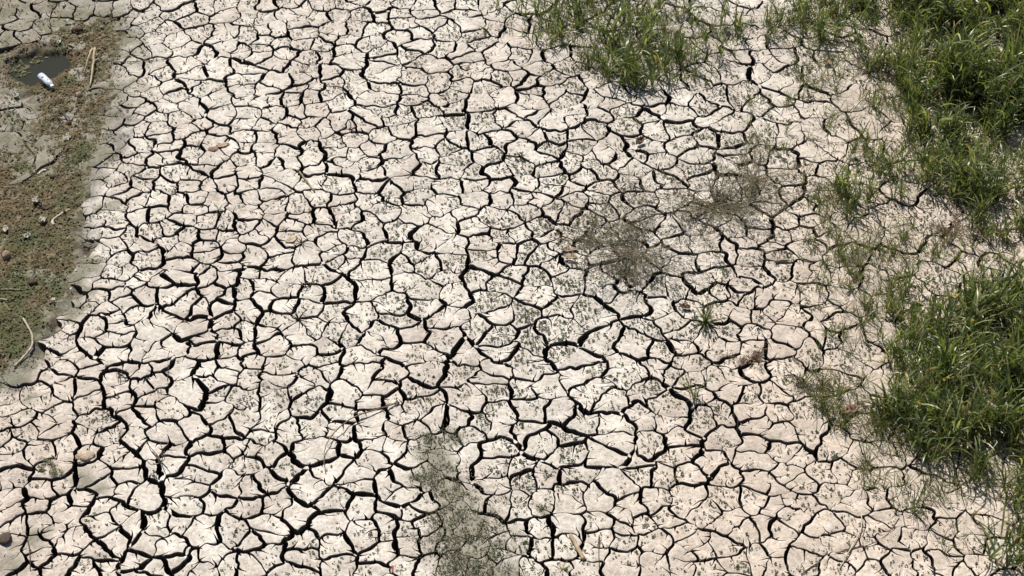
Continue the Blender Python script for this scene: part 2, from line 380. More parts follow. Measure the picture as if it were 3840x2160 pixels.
# distance to the ditch's edge, tabulated once on a 2 cm grid
_gx = np.arange(-6.0, 6.5, 0.02); _gy = np.arange(5.0, 17.0, 0.02)
_GX, _GY = np.meshgrid(_gx, _gy)
_SD = poly_sd(np.stack([_GX.ravel(), _GY.ravel()], -1), DITCH).reshape(_GX.shape)
def ditch_sd(xy):
    xy = np.asarray(xy, float).reshape(-1, 2)
    u = np.clip((xy[:, 0] + 6.0) / 0.02, 0, _SD.shape[1] - 1.001); v = np.clip((xy[:, 1] - 5.0) / 0.02, 0, _SD.shape[0] - 1.001)
    i = u.astype(int); j = v.astype(int); u = u - i; v = v - j
    return (_SD[j, i] * (1 - u) + _SD[j, i + 1] * u) * (1 - v) + (_SD[j + 1, i] * (1 - u) + _SD[j + 1, i + 1] * u) * v

def ground_h(xy):
    """height of the mud: level, sinking into the ditch on the left"""
    xy = np.asarray(xy, float).reshape(-1, 2)
    sd = ditch_sd(xy) + 0.05 * vnoise(xy[:, 0], xy[:, 1], 0.3, 5)
    q = Q(xy)
    h = -0.055 * (1 - sstep(-0.30, 0.40, sd))
    h -= 0.03 * (1 - sstep(100, 420, q[:, 0])) * (1 - sstep(500, 900, q[:, 1]))
    h += 0.012 * vnoise(xy[:, 0], xy[:, 1], 0.8, 2)
    return h

def algae_amount(xy):
    xy = np.asarray(xy, float).reshape(-1, 2)
    best = np.full(len(xy), 9.0)
    rad = [0.11, 0.16, 0.21, 0.24, 0.27, 0.3]
    for i in range(len(ALGAE) - 1):
        d, _ = seg_dist(xy, ALGAE[i], ALGAE[i + 1])
        best = np.minimum(best, d / rad[i])
    for (px, py, r) in ((2030, 1910, 0.07), (1690, 1640, 0.10), (310, 1800, 0.09), (375, 1830, 0.06), (130, 2010, 0.10), (40, 2110, 0.13), (350, 330, 0.12), (350, 1020, 0.1)):
        c = P(px, py)
        best = np.minimum(best, np.hypot(xy[:, 0] - c[0], xy[:, 1] - c[1]) / r)
    best = best + 0.30 * vnoise(xy[:, 0], xy[:, 1], 0.16, 8) + 0.3 * vnoise(xy[:, 0], xy[:, 1], 0.06, 9)
    return 1 - sstep(0.25, 1.45, best)

def mud_tint(xy):
    """the mud's own colour from place to place: pale dry clay, grey damp silt by the ditch, olive algae film"""
    xy = np.asarray(xy, float).reshape(-1, 2)
    q = Q(xy)
    x, y = xy[:, 0], xy[:, 1]
    c = np.tile(np.array([0.508, 0.478, 0.430]), (len(xy), 1))
    def blend(c, col, f):
        return c * (1 - f[:, None]) + np.array(col) * f[:, None]
    c = blend(c, (0.47, 0.405, 0.340), 0.85 * sstep(2300, 3100, q[:, 0] + 0.45 * (q[:, 1] - 1080)))
    c = blend(c, (0.41, 0.36, 0.315), 0.5 * sstep(0.05, 0.65, vnoise(x, y, 0.45, 11) + 0.4 * vnoise(x, y, 0.12, 12)))
    c = blend(c, (0.44, 0.385, 0.335), 0.7 * (1 - sstep(150, 700, q[:, 0])) * sstep(1100, 1500, q[:, 1]))
    sd = ditch_sd(xy) + 0.13 * vnoise(x, y, 0.17, 13) + 0.08 * vnoise(x, y, 0.06, 14)
    c = blend(c, (0.185, 0.175, 0.165), 0.95 * (1 - sstep(0.0, 0.24, sd)))
    c = blend(c, (0.15, 0.15, 0.095), 0.6 * (1 - sstep(0.0, 0.2, sd + 0.22 * vnoise(x, y, 0.13, 15))))
    up = (1 - sstep(180, 700, q[:, 0])) * (1 - sstep(380, 900, q[:, 1] + 0.35 * q[:, 0]))
    c = blend(c, (0.225, 0.205, 0.165), up * 0.95)
    c = blend(c, (0.125, 0.13, 0.075), 0.6 * up * sstep(0.05, 0.5, vnoise(x, y, 0.11, 16) + 0.4 * vnoise(x, y, 0.04, 17)))
    c = blend(c, (0.34, 0.33, 0.30), 0.5 * up * sstep(0.25, 0.6, vnoise(x, y, 0.09, 18)))
    c = blend(c, (0.155, 0.148, 0.108), 0.78 * algae_amount(xy))
    return c
# ------------------------------------------------------------------ seeds of the mud plates
seeds = []
def add_seeds(pts, dmin):
    for p in pts:
        if seeds:
            d = np.hypot(*(np.array(seeds) - p).T).min()
            if d < dmin:
                continue
        seeds.append(np.array(p))
for cr, text in FIELDS.items():
    add_seeds(field_pts(cr, text), 0.085)
# the mud goes on outside what was read off: under the grass and past the edges of the picture
X0, X1, Y0, Y1 = -5.4, 5.4, 6.4, 15.4
r2 = np.random.default_rng(21)
cand = np.stack([r2.uniform(X0, X1, 9000), r2.uniform(Y0, Y1, 9000)], -1)
cand = cand[ditch_sd(cand) > 0.02]
sp = np.where(ditch_sd(cand) < 0.5, 0.17, 0.205)
arr = np.array(seeds)
extra = []
for p, s in zip(cand, sp):
    if np.hypot(*(arr - p).T).min() < s:
        continue
    arr = np.vstack([arr, p])
cand = np.stack([r2.uniform(X0, X1, 6000), r2.uniform(Y0, Y1, 6000)], -1)
for p in cand:                       # small fragments where several plates meet
    q_ = Q(p)
    if ditch_sd(p)[0] < 0.05 or q_[0] > 2500 or (q_[1] > 1300 and q_[0] > 1500) or r2.random() > 0.22: continue
    if np.hypot(*(arr - p).T).min() > 0.118:
        arr = np.vstack([arr, p])
seeds = arr
# a few seeds in the ditch so that cells stop at its rim
NS = len(seeds)

broad_segs = []
for cr, lines in BROAD.items():
    for t in lines:
        p = field_pts(cr, t)
        for i in range(len(p) - 1):
            broad_segs.append((p[i], p[i + 1]))
BA = np.array([s[0] for s in broad_segs]); BB = np.array([s[1] for s in broad_segs])

def broad_near(p):
    d = BB - BA
    t = np.clip(((p - BA) * d).sum(1) / ((d * d).sum(1) + 1e-9), 0, 1)
    n = BA + t[:, None] * d
    dist = np.hypot(*(n - p).T)
    k = int(dist.argmin())
    return dist[k], n[k], d[k] / (np.hypot(*d[k]) + 1e-9)

# ------------------------------------------------------------------ cells round the seeds
verts_g = []
vkey = {}
def gvert(p):
    kx, ky = int(round(p[0] * 2000)), int(round(p[1] * 2000))
    for a in (0, -1, 1):
        for b in (0, -1, 1):
            k = vkey.get((kx + a, ky + b))
            if k is not None:
                return k
    vkey[(kx, ky)] = len(verts_g)
    verts_g.append(np.array(p))
    return len(verts_g) - 1

cells = []
for i in range(NS):
    c = seeds[i]
    d = np.hypot(*(seeds - c).T)
    order = np.argsort(d)[1:40]
    poly = [(c + np.array(o), -1) for o in ((-0.7, -0.7), (0.7, -0.7), (0.7, 0.7), (-0.7, 0.7))]
    for j in order:
        rmax = max(np.hypot(*(p - c)) for p, _ in poly)
        if d[j] > 2 * rmax:
            break
        nrm = seeds[j] - c
        mid = (seeds[j] + c) / 2
        s = [float((p - mid) @ nrm) for p, _ in poly]
        if max(s) <= 0:
            continue
        new = []
        n = len(poly)
        for k in range(n):
            p, e = poly[k]; q, _ = poly[(k + 1) % n]
            s0, s1 = s[k], s[(k + 1) % n]
            if s0 <= 0:
                new.append((p, e))
                if s1 > 0:
                    new.append((p + (q - p) * (s0 / (s0 - s1)), int(j)))
            elif s1 <= 0:
                new.append((p + (q - p) * (s0 / (s0 - s1)), e))
        poly = new
        if len(poly) < 3:
            break
    if len(poly) < 3 or any(e < 0 for _, e in poly):
        cells.append(None); continue
    ids = []; nb = []
    for p, e in poly:
        g = gvert(p)
        if ids and g == ids[-1]:
            nb[-1] = e; continue
        ids.append(g); nb.append(e)
    if len(ids) > 1 and ids[0] == ids[-1]:
        ids.pop(); nb.pop()
    cells.append((ids, nb) if len(ids) >= 3 else None)
verts_g = np.array(verts_g)

def pair_hash(i, j, k=0):
    a, b = (i, j) if i < j else (j, i)
    return ((a * 73856093 ^ b * 19349663 ^ (k * 83492791 + 5)) % 100003) / 100003.0

# which cell borders are broad cracks
broad_edge = set(); broad_vert = set()
for i, cl in enumerate(cells):
    if not cl: continue
    ids, nb = cl
    for k in range(len(ids)):
        a, b = ids[k], ids[(k + 1) % len(ids)]
        pa, pb = verts_g[a], verts_g[b]
        L = np.hypot(*(pb - pa))
        if L < 0.012: continue
        dm, _, dr = broad_near((pa + pb) / 2)
        if dm < 0.062 and abs(float(dr @ (pb - pa)) / L) > 0.62:
            broad_edge.add((min(a, b), max(a, b))); broad_vert.update((a, b))

def snap(p, force=1.0):
    d, n, _ = broad_near(p)
    f = 0.85 * (1 - sstep(0.045, 0.085, d)) * force
    return p + (n - p) * float(f)

def warp(p):
    p = np.asarray(p, float)
    out = p.copy()
    x, y = p[..., 0], p[..., 1]
    for s, a, k in ((0.33, 0.020, 1), (0.12, 0.019, 3), (0.05, 0.016, 5), (0.028, 0.0095, 7)):
        out[..., 0] += a * vnoise(x, y, s, 20 + k); out[..., 1] += a * vnoise(x, y, s, 40 + k)
    return out

snapped = verts_g.copy()
for v in broad_vert:
    snapped[v] = snap(verts_g[v])
vert_w = warp(snapped)

def width_map(p):
    q = Q(p)
    sd = float(ditch_sd(p)[0])
    w = 1.0 - 0.42 * (1 - float(sstep(0.05, 0.55, sd)))
    w *= 1 - 0.75 * float(algae_amount(p)[0])
    w *= 1 - 0.08 * float(1 - sstep(0, 900, q[1]))
    w *= 1 - 0.30 * float(sstep(2700, 3300, q[0]))
    w *= 1 - 0.28 * float(sstep(1900, 2500, q[0]) * sstep(1500, 1900, q[1]))
    return w

edge_cache = {}
def edge_points(a, b, i, j):
    key = (min(a, b), max(a, b))
    if key not in edge_cache:
        A, B = snapped[key[0]], snapped[key[1]]
        L = np.hypot(*(B - A))
        n = max(1, int(round(L / 0.016)))
        mid = (A + B) / 2
        wm = width_map(mid)
        h = pair_hash(i, j)
        if key in broad_edge:
            w = (0.027 + 0.014 * pair_hash(i, j, 2)) * wm
        else:
            w = (0.0145 + 0.012 * h * h + 0.006 * (h > 0.55)) * wm
        bow = (pair_hash(i, j, 3) - 0.5) * 0.16 * L if key not in broad_edge else 0
        nr = np.array([-(B - A)[1], (B - A)[0]]) / (L + 1e-9)
        flip = pair_hash(i, j, 4)
        t = np.arange(n + 1) / n
        pts = A + (B - A) * t[:, None] + nr * (bow * 4 * t * (1 - t))[:, None]
        if key in broad_edge:
            for k in range(1, n): pts[k] = snap(pts[k])
        pts = warp(pts)
        pts[0] = vert_w[key[0]]; pts[-1] = vert_w[key[1]]
        hw = w * (1 + 0.40 * vnoise(pts[:, 0], pts[:, 1], 0.07, 61) + 0.3 * vnoise(pts[:, 0], pts[:, 1], 0.02, 62))
        if key not in broad_edge and h < 0.4:      # fine cracks run out towards one end
            tt = t if flip < 0.5 else 1 - t
            hw = hw * (1.3 - 0.95 * tt)
        hw = np.maximum(0.0019, hw / 2)
        edge_cache[key] = (pts, hw)
    pts, hw = edge_cache[key]
    if a > b:
        return pts[::-1], hw[::-1]
    return pts, hw

def poly_area(p):
    return 0.5 * float(np.sum(p[:, 0] * np.roll(p[:, 1], -1) - np.roll(p[:, 0], -1) * p[:, 1]))

def outline_dist(p, ol):
    a = ol; b = np.roll(ol, -1, 0); d = b - a
    L = (d * d).sum(1) + 1e-12
    t = np.clip(((p[:, None, :] - a[None]) * d[None]).sum(2) / L[None], 0, 1)
    n = a[None] + t[..., None] * d[None]
    return np.sqrt(((p[:, None, :] - n) ** 2).sum(2)).min(1)

def in_poly(p, ol):
    a = ol[None]; b = np.roll(ol, -1, 0)[None]
    y = p[:, 1, None]
    cond = (a[..., 1] > y) != (b[..., 1] > y)
    x = (b[..., 0] - a[..., 0]) * (y - a[..., 1]) / (b[..., 1] - a[..., 1] + 1e-15) + a[..., 0]
    return (cond & (p[:, 0, None] < x)).sum(1) % 2 == 1

CRACK_DEPTH = 0.20
CRACK_SHADE = (0.085, 0.070, 0.060)
def plate_geometry(i):
    """outline, triangles and colours of one plate"""
    ids, nb = cells[i]
    r = random.Random(i * 7 + 1)
    pts = []; hw = []
    n = len(ids)
    for k in range(n):
        ps, hs = edge_points(ids[k], ids[(k + 1) % n], i, nb[k])
        pts += list(ps[:-1]); hw += list(hs[:-1])
    ol = np.array(pts); hw = np.array(hw)
    if len(ol) < 6 or poly_area(ol) < 0.0012:
        return None
    for _ in range(2):
        hw = 0.5 * hw + 0.25 * (np.roll(hw, 1) + np.roll(hw, -1))
    tan = np.roll(ol, -1, 0) - np.roll(ol, 1, 0)
    tan /= np.hypot(*tan.T)[:, None] + 1e-9
    nrm = np.stack([-tan[:, 1], tan[:, 0]], -1)
    ol = ol + nrm * hw[:, None]
    ol = 0.6 * ol + 0.2 * (np.roll(ol, 1, 0) + np.roll(ol, -1, 0))
    if np.hypot(*(ol - PUDDLE_C).T).min() < 0.20 or in_poly(PUDDLE_C[None], ol)[0]:
        return None                       # the puddle has taken these
    area = poly_area(ol)
    if area < 0.0008:
        return None
    cen = ol.mean(0)
    R = math.sqrt(area / math.pi)
    # dead-end cracks running in from the rim
    out = []; kind = []
    m = len(ol)
    nn = 0
    wm = width_map(cen)
    if R > 0.05:
        nn = r.choice((5, 6, 7, 8, 9)) + (5 if R > 0.11 else 0)
    spots = sorted(r.sample(range(m), min(nn, m // 3))) if m >= 10 else []
    ok = []
    for s in spots:
        if ok and (s - ok[-1] < 3 or (m - s + ok[0]) < 3): continue
        ok.append(s)
    notch = {}
    tips = []
    for s in ok:
        p0 = ol[s]
        d0 = cen - p0
        dl = np.hypot(*d0)
        if dl < 0.03: continue
        ang = math.atan2(d0[1], d0[0]) + r.uniform(-0.6, 0.6)
        L = min(r.uniform(0.2, 1.0) ** 1.4 * 1.25 * R, dl * 1.1)
        st = max(3, int(L / 0.016))
        path = [p0]
        a = ang
        for q in range(st):
            a += r.uniform(-0.42, 0.42)
            path.append(path[-1] + (L / st) * np.array((math.cos(a), math.sin(a))))
        path = np.array(path)
        if not in_poly(path[1:], ol).all(): continue
        if outline_dist(path[-2:], ol).min() < 0.010: continue
        if tips and np.hypot(*(np.concatenate(tips)[:, None, :] - path[None]).transpose(2, 0, 1)).min() < 0.014: continue
        tips.append(path)
        notch[s] = (path, r.uniform(0.006, 0.012) * (0.55 + 0.55 * wm))
    for k in range(m):
        if k not in notch:
            out.append(ol[k]); kind.append(0); continue
        path, w = notch[k]
        t = np.gradient(path, axis=0); t /= np.hypot(*t.T)[:, None] + 1e-9
        s_ = np.stack([-t[:, 1], t[:, 0]], -1)
        q = len(path)
        ws = np.array([w / 2 * (1 - (e / (q - 1)) ** 1.4) for e in range(q)])
        ws[0] *= 1.5
        rt = path - s_ * ws[:, None]; lf = path + s_ * ws[:, None]
        # counter-clockwise outline: come in along one lip, leave along the other
        dprev = ol[k] - ol[k - 1]
        if (s_[0] @ dprev) > 0:
            lf, rt = rt, lf
        for e in range(q - 1): out.append(lf[e]); kind.append(1)
        out.append(path[-1]); kind.append(1)
        for e in range(q - 2, -1, -1): out.append(rt[e]); kind.append(1)
    out = np.array(out); kind = np.array(kind)
    N = len(out)
    # inner points
    lo, hi = out.min(0), out.max(0)
    g = 0.047
    gx, gy = np.meshgrid(np.arange(lo[0], hi[0], g), np.arange(lo[1], hi[1], g))
    gp = np.stack([gx.ravel(), gy.ravel()], -1)
    rr = np.random.default_rng(i)
    gp += rr.uniform(-0.014, 0.014, gp.shape)
    tan = np.roll(out, -1, 0) - np.roll(out, 1, 0); tan /= np.hypot(*tan.T)[:, None] + 1e-9
    nr2 = np.stack([-tan[:, 1], tan[:, 0]], -1)
    ring = (out + nr2 * 0.010)[kind == 0]
    ip = np.zeros((0, 2))
    for cset, dmin in ((ring, 0.0075), (gp, 0.022)):
        if not len(cset): continue
        k = in_poly(cset, out); cset = cset[k]
        if len(cset):
            cset = cset[outline_dist(cset, out) > dmin]
            ip = np.vstack([ip, cset]) if len(ip) else cset
    allp = np.vstack([out, ip]) if len(ip) else out
    res = delaunay_2d_cdt([Vector(p) for p in allp], [], [list(range(N))], 1, 1e-6)
    vo, faces = np.array([tuple(v) for v in res[0]]), res[2]
    orig = res[3]
    if len(vo) == 0 or not faces:
        return None
    on_rim = np.array([any(k < N for k in o) or not o for o in orig])
    tilt = np.array([r.uniform(-0.03, 0.03), r.uniform(-0.03, 0.03)])
    lift = r.uniform(-0.004, 0.006)
    rel = vo - cen
    z = ground_h(vo) + lift + rel @ tilt + 0.0035 * vnoise(vo[:, 0], vo[:, 1], 0.06, 71)
    curl = 0.006 * r.uniform(-0.3, 1.0) * ((rel ** 2).sum(1) / (R * R))
    z = z + np.clip(curl, -0.003, 0.010)
    z = z - np.where(on_rim, 0.0038 + 0.003 * vnoise(vo[:, 0], vo[:, 1], 0.03, 72), 0)
    V = [np.column_stack([vo, z])]
    C = [mud_tint(vo) * r.uniform(0.92, 1.04) * np.where(on_rim, 1.10, 0.95)[:, None]]       # bright edge halo painted into the rim colour
    Fc = [tuple(f) for f in faces]
    # make sure faces point up
    f0 = Fc[0]
    aa, bb, cc = vo[f0[0]], vo[f0[1]], vo[f0[2]]
    if (bb[0] - aa[0]) * (cc[1] - aa[1]) - (bb[1] - aa[1]) * (cc[0] - aa[0]) < 0:
        Fc = [f[::-1] for f in Fc]
    ntop = len(Fc)
    # walls
    zr = ground_h(out) + lift + (out - cen) @ tilt + np.clip(0.0, 0, 0)
    zmap = {}
    for k, o in enumerate(orig):
        for q in o:
            zmap[q] = z[k]
    zr = np.array([zmap.get(k, zr[k] - 0.005) for k in range(N)])
    base = len(vo)
    j1 = 0.0022 * vnoise(out[:, 0], out[:, 1], 0.015, 73)
    w1 = out - nr2 * np.where(kind == 0, j1, 0)[:, None]
    w2 = out - nr2 * np.where(kind == 0, -0.001 + 2 * j1, 0)[:, None]
    zb = ground_h(out)
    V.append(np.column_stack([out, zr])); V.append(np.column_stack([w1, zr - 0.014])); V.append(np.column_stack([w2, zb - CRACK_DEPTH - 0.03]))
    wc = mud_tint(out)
    damp = np.tile(np.array(CRACK_SHADE), (N, 1))      # crack shade painted into the wall colour below the top lip
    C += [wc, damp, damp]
    for ring_i in range(2):
        a0 = base + ring_i * N; b0 = a0 + N
        for k in range(N):
            k2 = (k + 1) % N
            Fc.append((a0 + k, b0 + k, b0 + k2, a0 + k2))
    V = np.vstack(V); C = np.vstack(C)
    return V, Fc, C, ntop, cen, out

# ------------------------------------------------------------------ the mud flat: floor of the cracks and the country round about
def floor_sheet():
    xs = [-60, -30, X0 - 0.5] + list(np.linspace(X0, X1, 90)) + [X1 + 0.5, 30, 60]
    ys = [-30, 0, Y0 - 0.5] + list(np.linspace(Y0, Y1, 70)) + [Y1 + 0.5, 40, 90]
    vs = []; 
    for y in ys:
        for x in xs:
            inside = X0 + 0.3 < x < X1 - 0.3 and Y0 + 0.3 < y < Y1 - 0.3
            if inside:
                z = float(ground_h((x, y))[0]) - CRACK_DEPTH + 0.02 * float(vnoise(x, y, 0.15, 81))
            else:
                z = -0.03
            vs.append((x, y, z))
    nx = len(xs); fs = []
    for b in range(len(ys) - 1):
        for a in range(nx - 1):
            k = b * nx + a
            fs.append((k, k + 1, k + nx + 1, k + nx))
    return vs, fs
vs, fs = floor_sheet()
ground = mesh_obj('mud_flat', vs, fs, M_DARK_MUD)
tag(ground, None, None, kind='structure')

plates = []
for i in range(NS):
    if cells[i] is None: continue
    if ditch_sd(seeds[i])[0] < 0.0: continue
    q = Q(seeds[i])
    if q[0] < -420 or q[0] > 4260 or q[1] < -260 or q[1] > 2480: continue
    if np.hypot(*(seeds[i] - PUDDLE_C)) < 0.25: continue
    g = plate_geometry(i)
    if g is None: continue
    ol = Q(g[5])
    c = np.clip(ol, (0, 0), (3840, 2160))
    plates.append((abs(poly_area(c)), i, g))
plates.sort(key=lambda t: -t[0])
PLATE_OUT = [p[2][5] for p in plates]
PLATE_TOP = []
def plate_obj(name, V, Fc, C, ntop_list, cen):
    z0 = float(V[:, 2].max())
    o = mesh_obj(name, V - np.array([cen[0], cen[1], 0]), Fc, M_MUD, ground, C, loc=(cen[0], cen[1], 0))
    sm = np.zeros(len(Fc), bool)
    for a, b in ntop_list: sm[a:b] = True
    o.data.polygons.foreach_set('use_smooth', sm)
    return o
for area, i, (V, Fc, C, nt, cen, ol) in plates[:300]:
    plate_obj('mud_plate', V, Fc, C, [(0, nt)], cen)
VV = []; FF = []; CC = []; NT = []; off = 0
for area, i, (V, Fc, C, nt, cen, ol) in plates[300:]:
    VV.append(V); CC.append(C)
    NT.append((len(FF), len(FF) + nt))
    FF += [tuple(k + off for k in f) for f in Fc]
    off += len(V)
o = plate_obj('smaller_mud_plates', np.vstack(VV), FF, np.vstack(CC), NT, np.array([0, 0]))
o['kind'] = 'stuff'
print('plates', len(plates), 'seeds', NS)
# ------------------------------------------------------------------ the ditch bed, the puddle
def G(px, py, dz=0.0):
    """photograph position -> point on the ground surface (3-D)"""
    z = 0.0
    for _ in range(4):
        p = P(px, py, z)
        z = float(ground_h(p)[0])
    return np.array([p[0], p[1], z + dz])

def G2(px, py, dz=0.0):
    return G(px * 1.49068, py * 1.49068, dz)

PUD = G(146, 248)
PUD_R = 0.22
def bed_h(xy):
    xy = np.asarray(xy, float).reshape(-1, 2)
    x, y = xy[:, 0], xy[:, 1]
    sd = ditch_sd(xy)
    h = ground_h(xy) - 0.045 * sstep(0.0, 0.10, np.minimum(sd, np.hypot(x - PUD[0], y - PUD[1]) - 0.27))
    rough = 0.011 * vnoise(x, y, 0.055, 31) + 0.008 * vnoise(x, y, 0.025, 32) + 0.012 * vnoise(x, y, 0.16, 33)
    ang = np.arctan2(y - PUD[1], x - PUD[0])
    d = np.hypot(x - PUD[0], (y - PUD[1]) * 1.0) / (PUD_R * (1 + 0.13 * np.sin(2 * ang + 0.8) + 0.09 * np.sin(3 * ang) + 0.05 * np.sin(7 * ang + 1)))
    inside = 1 - sstep(0.75, 1.15, d)
    near = 1 - sstep(1.1, 1.6, d)
    h = h + rough * (1 - 0.6 * inside)
    h = h - 0.055 * inside - 0.012 * near
    return h

lo = DITCH.min(0) - 0.35; hi = DITCH.max(0) + 0.35
lo[0] = max(lo[0], -5.0)
gx = np.arange(lo[0], hi[0], 0.0135); gy = np.arange(lo[1], hi[1], 0.0135)
XX, YY = np.meshgrid(gx, gy)
pp = np.stack([XX.ravel(), YY.ravel()], -1)
pp += np.random.default_rng(5).uniform(-0.004, 0.004, pp.shape)
sd = ditch_sd(pp)
zz = bed_h(pp)
x, y = pp[:, 0], pp[:, 1]
q = Q(pp)
c = np.tile(np.array([0.120, 0.095, 0.052]), (len(pp), 1))
def blend(c, col, f): return c * (1 - f[:, None]) + np.array(col) * f[:, None]
c = blend(c, (0.085, 0.092, 0.042), 0.9 * sstep(-0.05, 0.35, vnoise(x, y, 0.22, 34) + 0.5 * vnoise(x, y, 0.07, 35) + 0.9 * sstep(900, 1250, q[:, 1]) - 0.25))
c = blend(c, (0.08, 0.09, 0.045), 0.75 * sstep(-0.26, -0.04, sd) * sstep(-0.3, 0.3, vnoise(x, y, 0.12, 36) + 0.1))
c = blend(c, (0.24, 0.225, 0.195), 0.6 * sstep(-0.05, 0.05, sd + 0.06 * vnoise(x, y, 0.08, 37)))
c = blend(c, (0.30, 0.26, 0.19), 0.5 * sstep(0.35, 0.6, vnoise(x, y, 0.03, 38)))
c = blend(c, (0.07, 0.05, 0.03), 0.7 * sstep(0.35, 0.65, vnoise(x, y, 0.045, 39)))
dp = np.hypot(x - PUD[0], y - PUD[1]) / PUD_R
c = blend(c, (0.085, 0.062, 0.034), 0.85 * (1 - sstep(0.9, 1.5, dp + 0.25 * vnoise(x, y, 0.05, 44))))
W_, H_ = len(gx), len(gy)
idx = np.arange(W_ * H_).reshape(H_, W_)
quads = np.stack([idx[:-1, :-1], idx[:-1, 1:], idx[1:, 1:], idx[1:, :-1]], -1).reshape(-1, 4)
keep = (sd[quads] < 0.24).all(1)
quads = quads[keep]
used = np.unique(quads); remap = -np.ones(len(pp), int); remap[used] = np.arange(len(used))
bed = mesh_np('ditch_bed', np.column_stack([pp, zz])[used], remap[quads], M_DITCH, None, c[used], smooth=True)
tag(bed, None, None, kind='structure')

# water
m, n, l, b = new_mat('puddle_water')
n.remove(b)
tr = n.new('ShaderNodeBsdfTransparent'); tr.inputs['Color'].default_value = (0.34, 0.35, 0.26, 1)
df = n.new('ShaderNodeBsdfDiffuse'); df.inputs['Color'].default_value = (0.042, 0.045, 0.030, 1)
m1 = n.new('ShaderNodeMixShader'); m1.inputs[0].default_value = 0.45
gl = n.new('ShaderNodeBsdfGlossy'); gl.inputs['Roughness'].default_value = 0.03
fr = n.new('ShaderNodeFresnel'); fr.inputs['IOR'].default_value = 1.33
m2 = n.new('ShaderNodeMixShader')
l.new(tr.outputs[0], m1.inputs[1]); l.new(df.outputs[0], m1.inputs[2])
l.new(fr.outputs[0], m2.inputs[0]); l.new(m1.outputs[0], m2.inputs[1]); l.new(gl.outputs[0], m2.inputs[2])
l.new(m2.outputs[0], n['Material Output'].inputs['Surface'])
M_WATER = m
wv = [(0, 0, 0)]
for k in range(48):
    a = k / 48 * 2 * math.pi
    wv.append((PUD_R * 1.12 * math.cos(a), PUD_R * 1.12 * math.sin(a), 0))
wz = float(ground_h(PUD[:2])[0]) - 0.026
wat = mesh_obj('puddle', wv, [(0, 1 + k, 1 + (k + 1) % 48) for k in range(48)], M_WATER, loc=(PUD[0], PUD[1], wz))
tag(wat, None, None, kind='structure')

# litter: thousands of scraps of rotten leaf and clod on the ditch bed
def flakes(name, pts, zfun, size, cols, mat, flat=0.5, seed=0, parent=None, lift=0.004):
    r = np.random.default_rng(seed)
    n = len(pts)
    az = r.uniform(0, 2 * np.pi, n)
    s = r.uniform(size[0], size[1], n)
    asp = r.uniform(0.35, 0.9, n)
    t1 = r.normal(0, flat, n); t2 = r.normal(0, flat, n)
    u = np.stack([np.cos(az), np.sin(az), t1 * 0.5], -1) * s[:, None]
    v = np.stack([-np.sin(az), np.cos(az), t2 * 0.5], -1) * (s * asp)[:, None]
    z = zfun(pts) + lift + r.uniform(0, 0.008, n)
    c0 = np.column_stack([pts, z])
    up = np.zeros((n, 3)); up[:, 2] = s * r.uniform(-0.2, 0.5, n)
    V = np.stack([c0 - u * 0.5, c0 - v * 0.5 + up * 0.4, c0 + u * r.uniform(0.35, 0.6, (n, 1)), c0 + v * 0.5 + up * 0.4], 1)
    f = np.arange(n * 4).reshape(n, 4)
    tri = np.concatenate([f[:, [0, 1, 2]], f[:, [0, 2, 3]]])
    return mesh_np(name, V.reshape(-1, 3), tri, mat, parent, np.repeat(cols, 4, 0), smooth=False)

r = np.random.default_rng(51)
cp = np.stack([r.uniform(lo[0], hi[0], 60000), r.uniform(lo[1], hi[1], 60000)], -1)
sdc = ditch_sd(cp)
qq = Q(cp)
dpu = np.hypot(cp[:, 0] - PUD[0], cp[:, 1] - PUD[1])
okk = ((sdc < 0.02 - 0.10 * r.random(len(cp))) | ((dpu < 0.36) & (r.random(len(cp)) < 0.6))) & (qq[:, 0] > -300) & (dpu > PUD_R * (0.93 + 0.15 * r.random(len(cp))))
cp = cp[okk][:17000]
pal = np.array([(0.19, 0.14, 0.075), (0.13, 0.095, 0.05), (0.24, 0.185, 0.11), (0.08, 0.085, 0.036), (0.065, 0.05, 0.03), (0.30, 0.25, 0.18), (0.10, 0.10, 0.05)])
w = np.array([0.26, 0.2, 0.16, 0.14, 0.12, 0.04, 0.08])
ci = r.choice(len(pal), len(cp), p=w)
cols = (0.6 * pal[ci] + 0.4 * np.array([0.14, 0.106, 0.057])) * r.uniform(0.5, 0.9, (len(cp), 1))
gq = sstep(0.0, 0.4, vnoise(cp[:, 0], cp[:, 1], 0.22, 34) + 0.9 * sstep(900, 1250, Q(cp)[:, 1]) - 0.3)
cols = cols * (1 - 0.75 * gq[:, None]) + np.array([0.06, 0.075, 0.028]) * 0.75 * gq[:, None]
r3 = np.random.default_rng(53)
cf = np.stack([r3.uniform(-4.4, -1.5, 40000), r3.uniform(8.4, 15.4, 40000)], -1)
sf = ditch_sd(cf); qf = Q(cf)
upl = (1 - sstep(180, 520, qf[:, 0])) * (1 - sstep(380, 700, qf[:, 1] + 0.35 * qf[:, 0]))
pf = np.maximum(0.28 * (1 - sstep(0.0, 0.22, sf)), 0.22 * upl) * (0.5 + vnoise(cf[:, 0], cf[:, 1], 0.1, 55))
cf = cf[(r3.random(len(cf)) < pf) & (sf > 0.0) & (qf[:, 0] > -200) & (np.hypot(cf[:, 0] - PUD[0], cf[:, 1] - PUD[1]) > PUD_R * 1.2)]
palf = np.array([(0.12, 0.12, 0.065), (0.20, 0.185, 0.14), (0.09, 0.095, 0.05), (0.15, 0.12, 0.08), (0.40, 0.39, 0.36)])
cfc = palf[r3.choice(5, len(cf), p=[.35, .25, .2, .15, .05])] * r3.uniform(0.75, 1.2, (len(cf), 1))
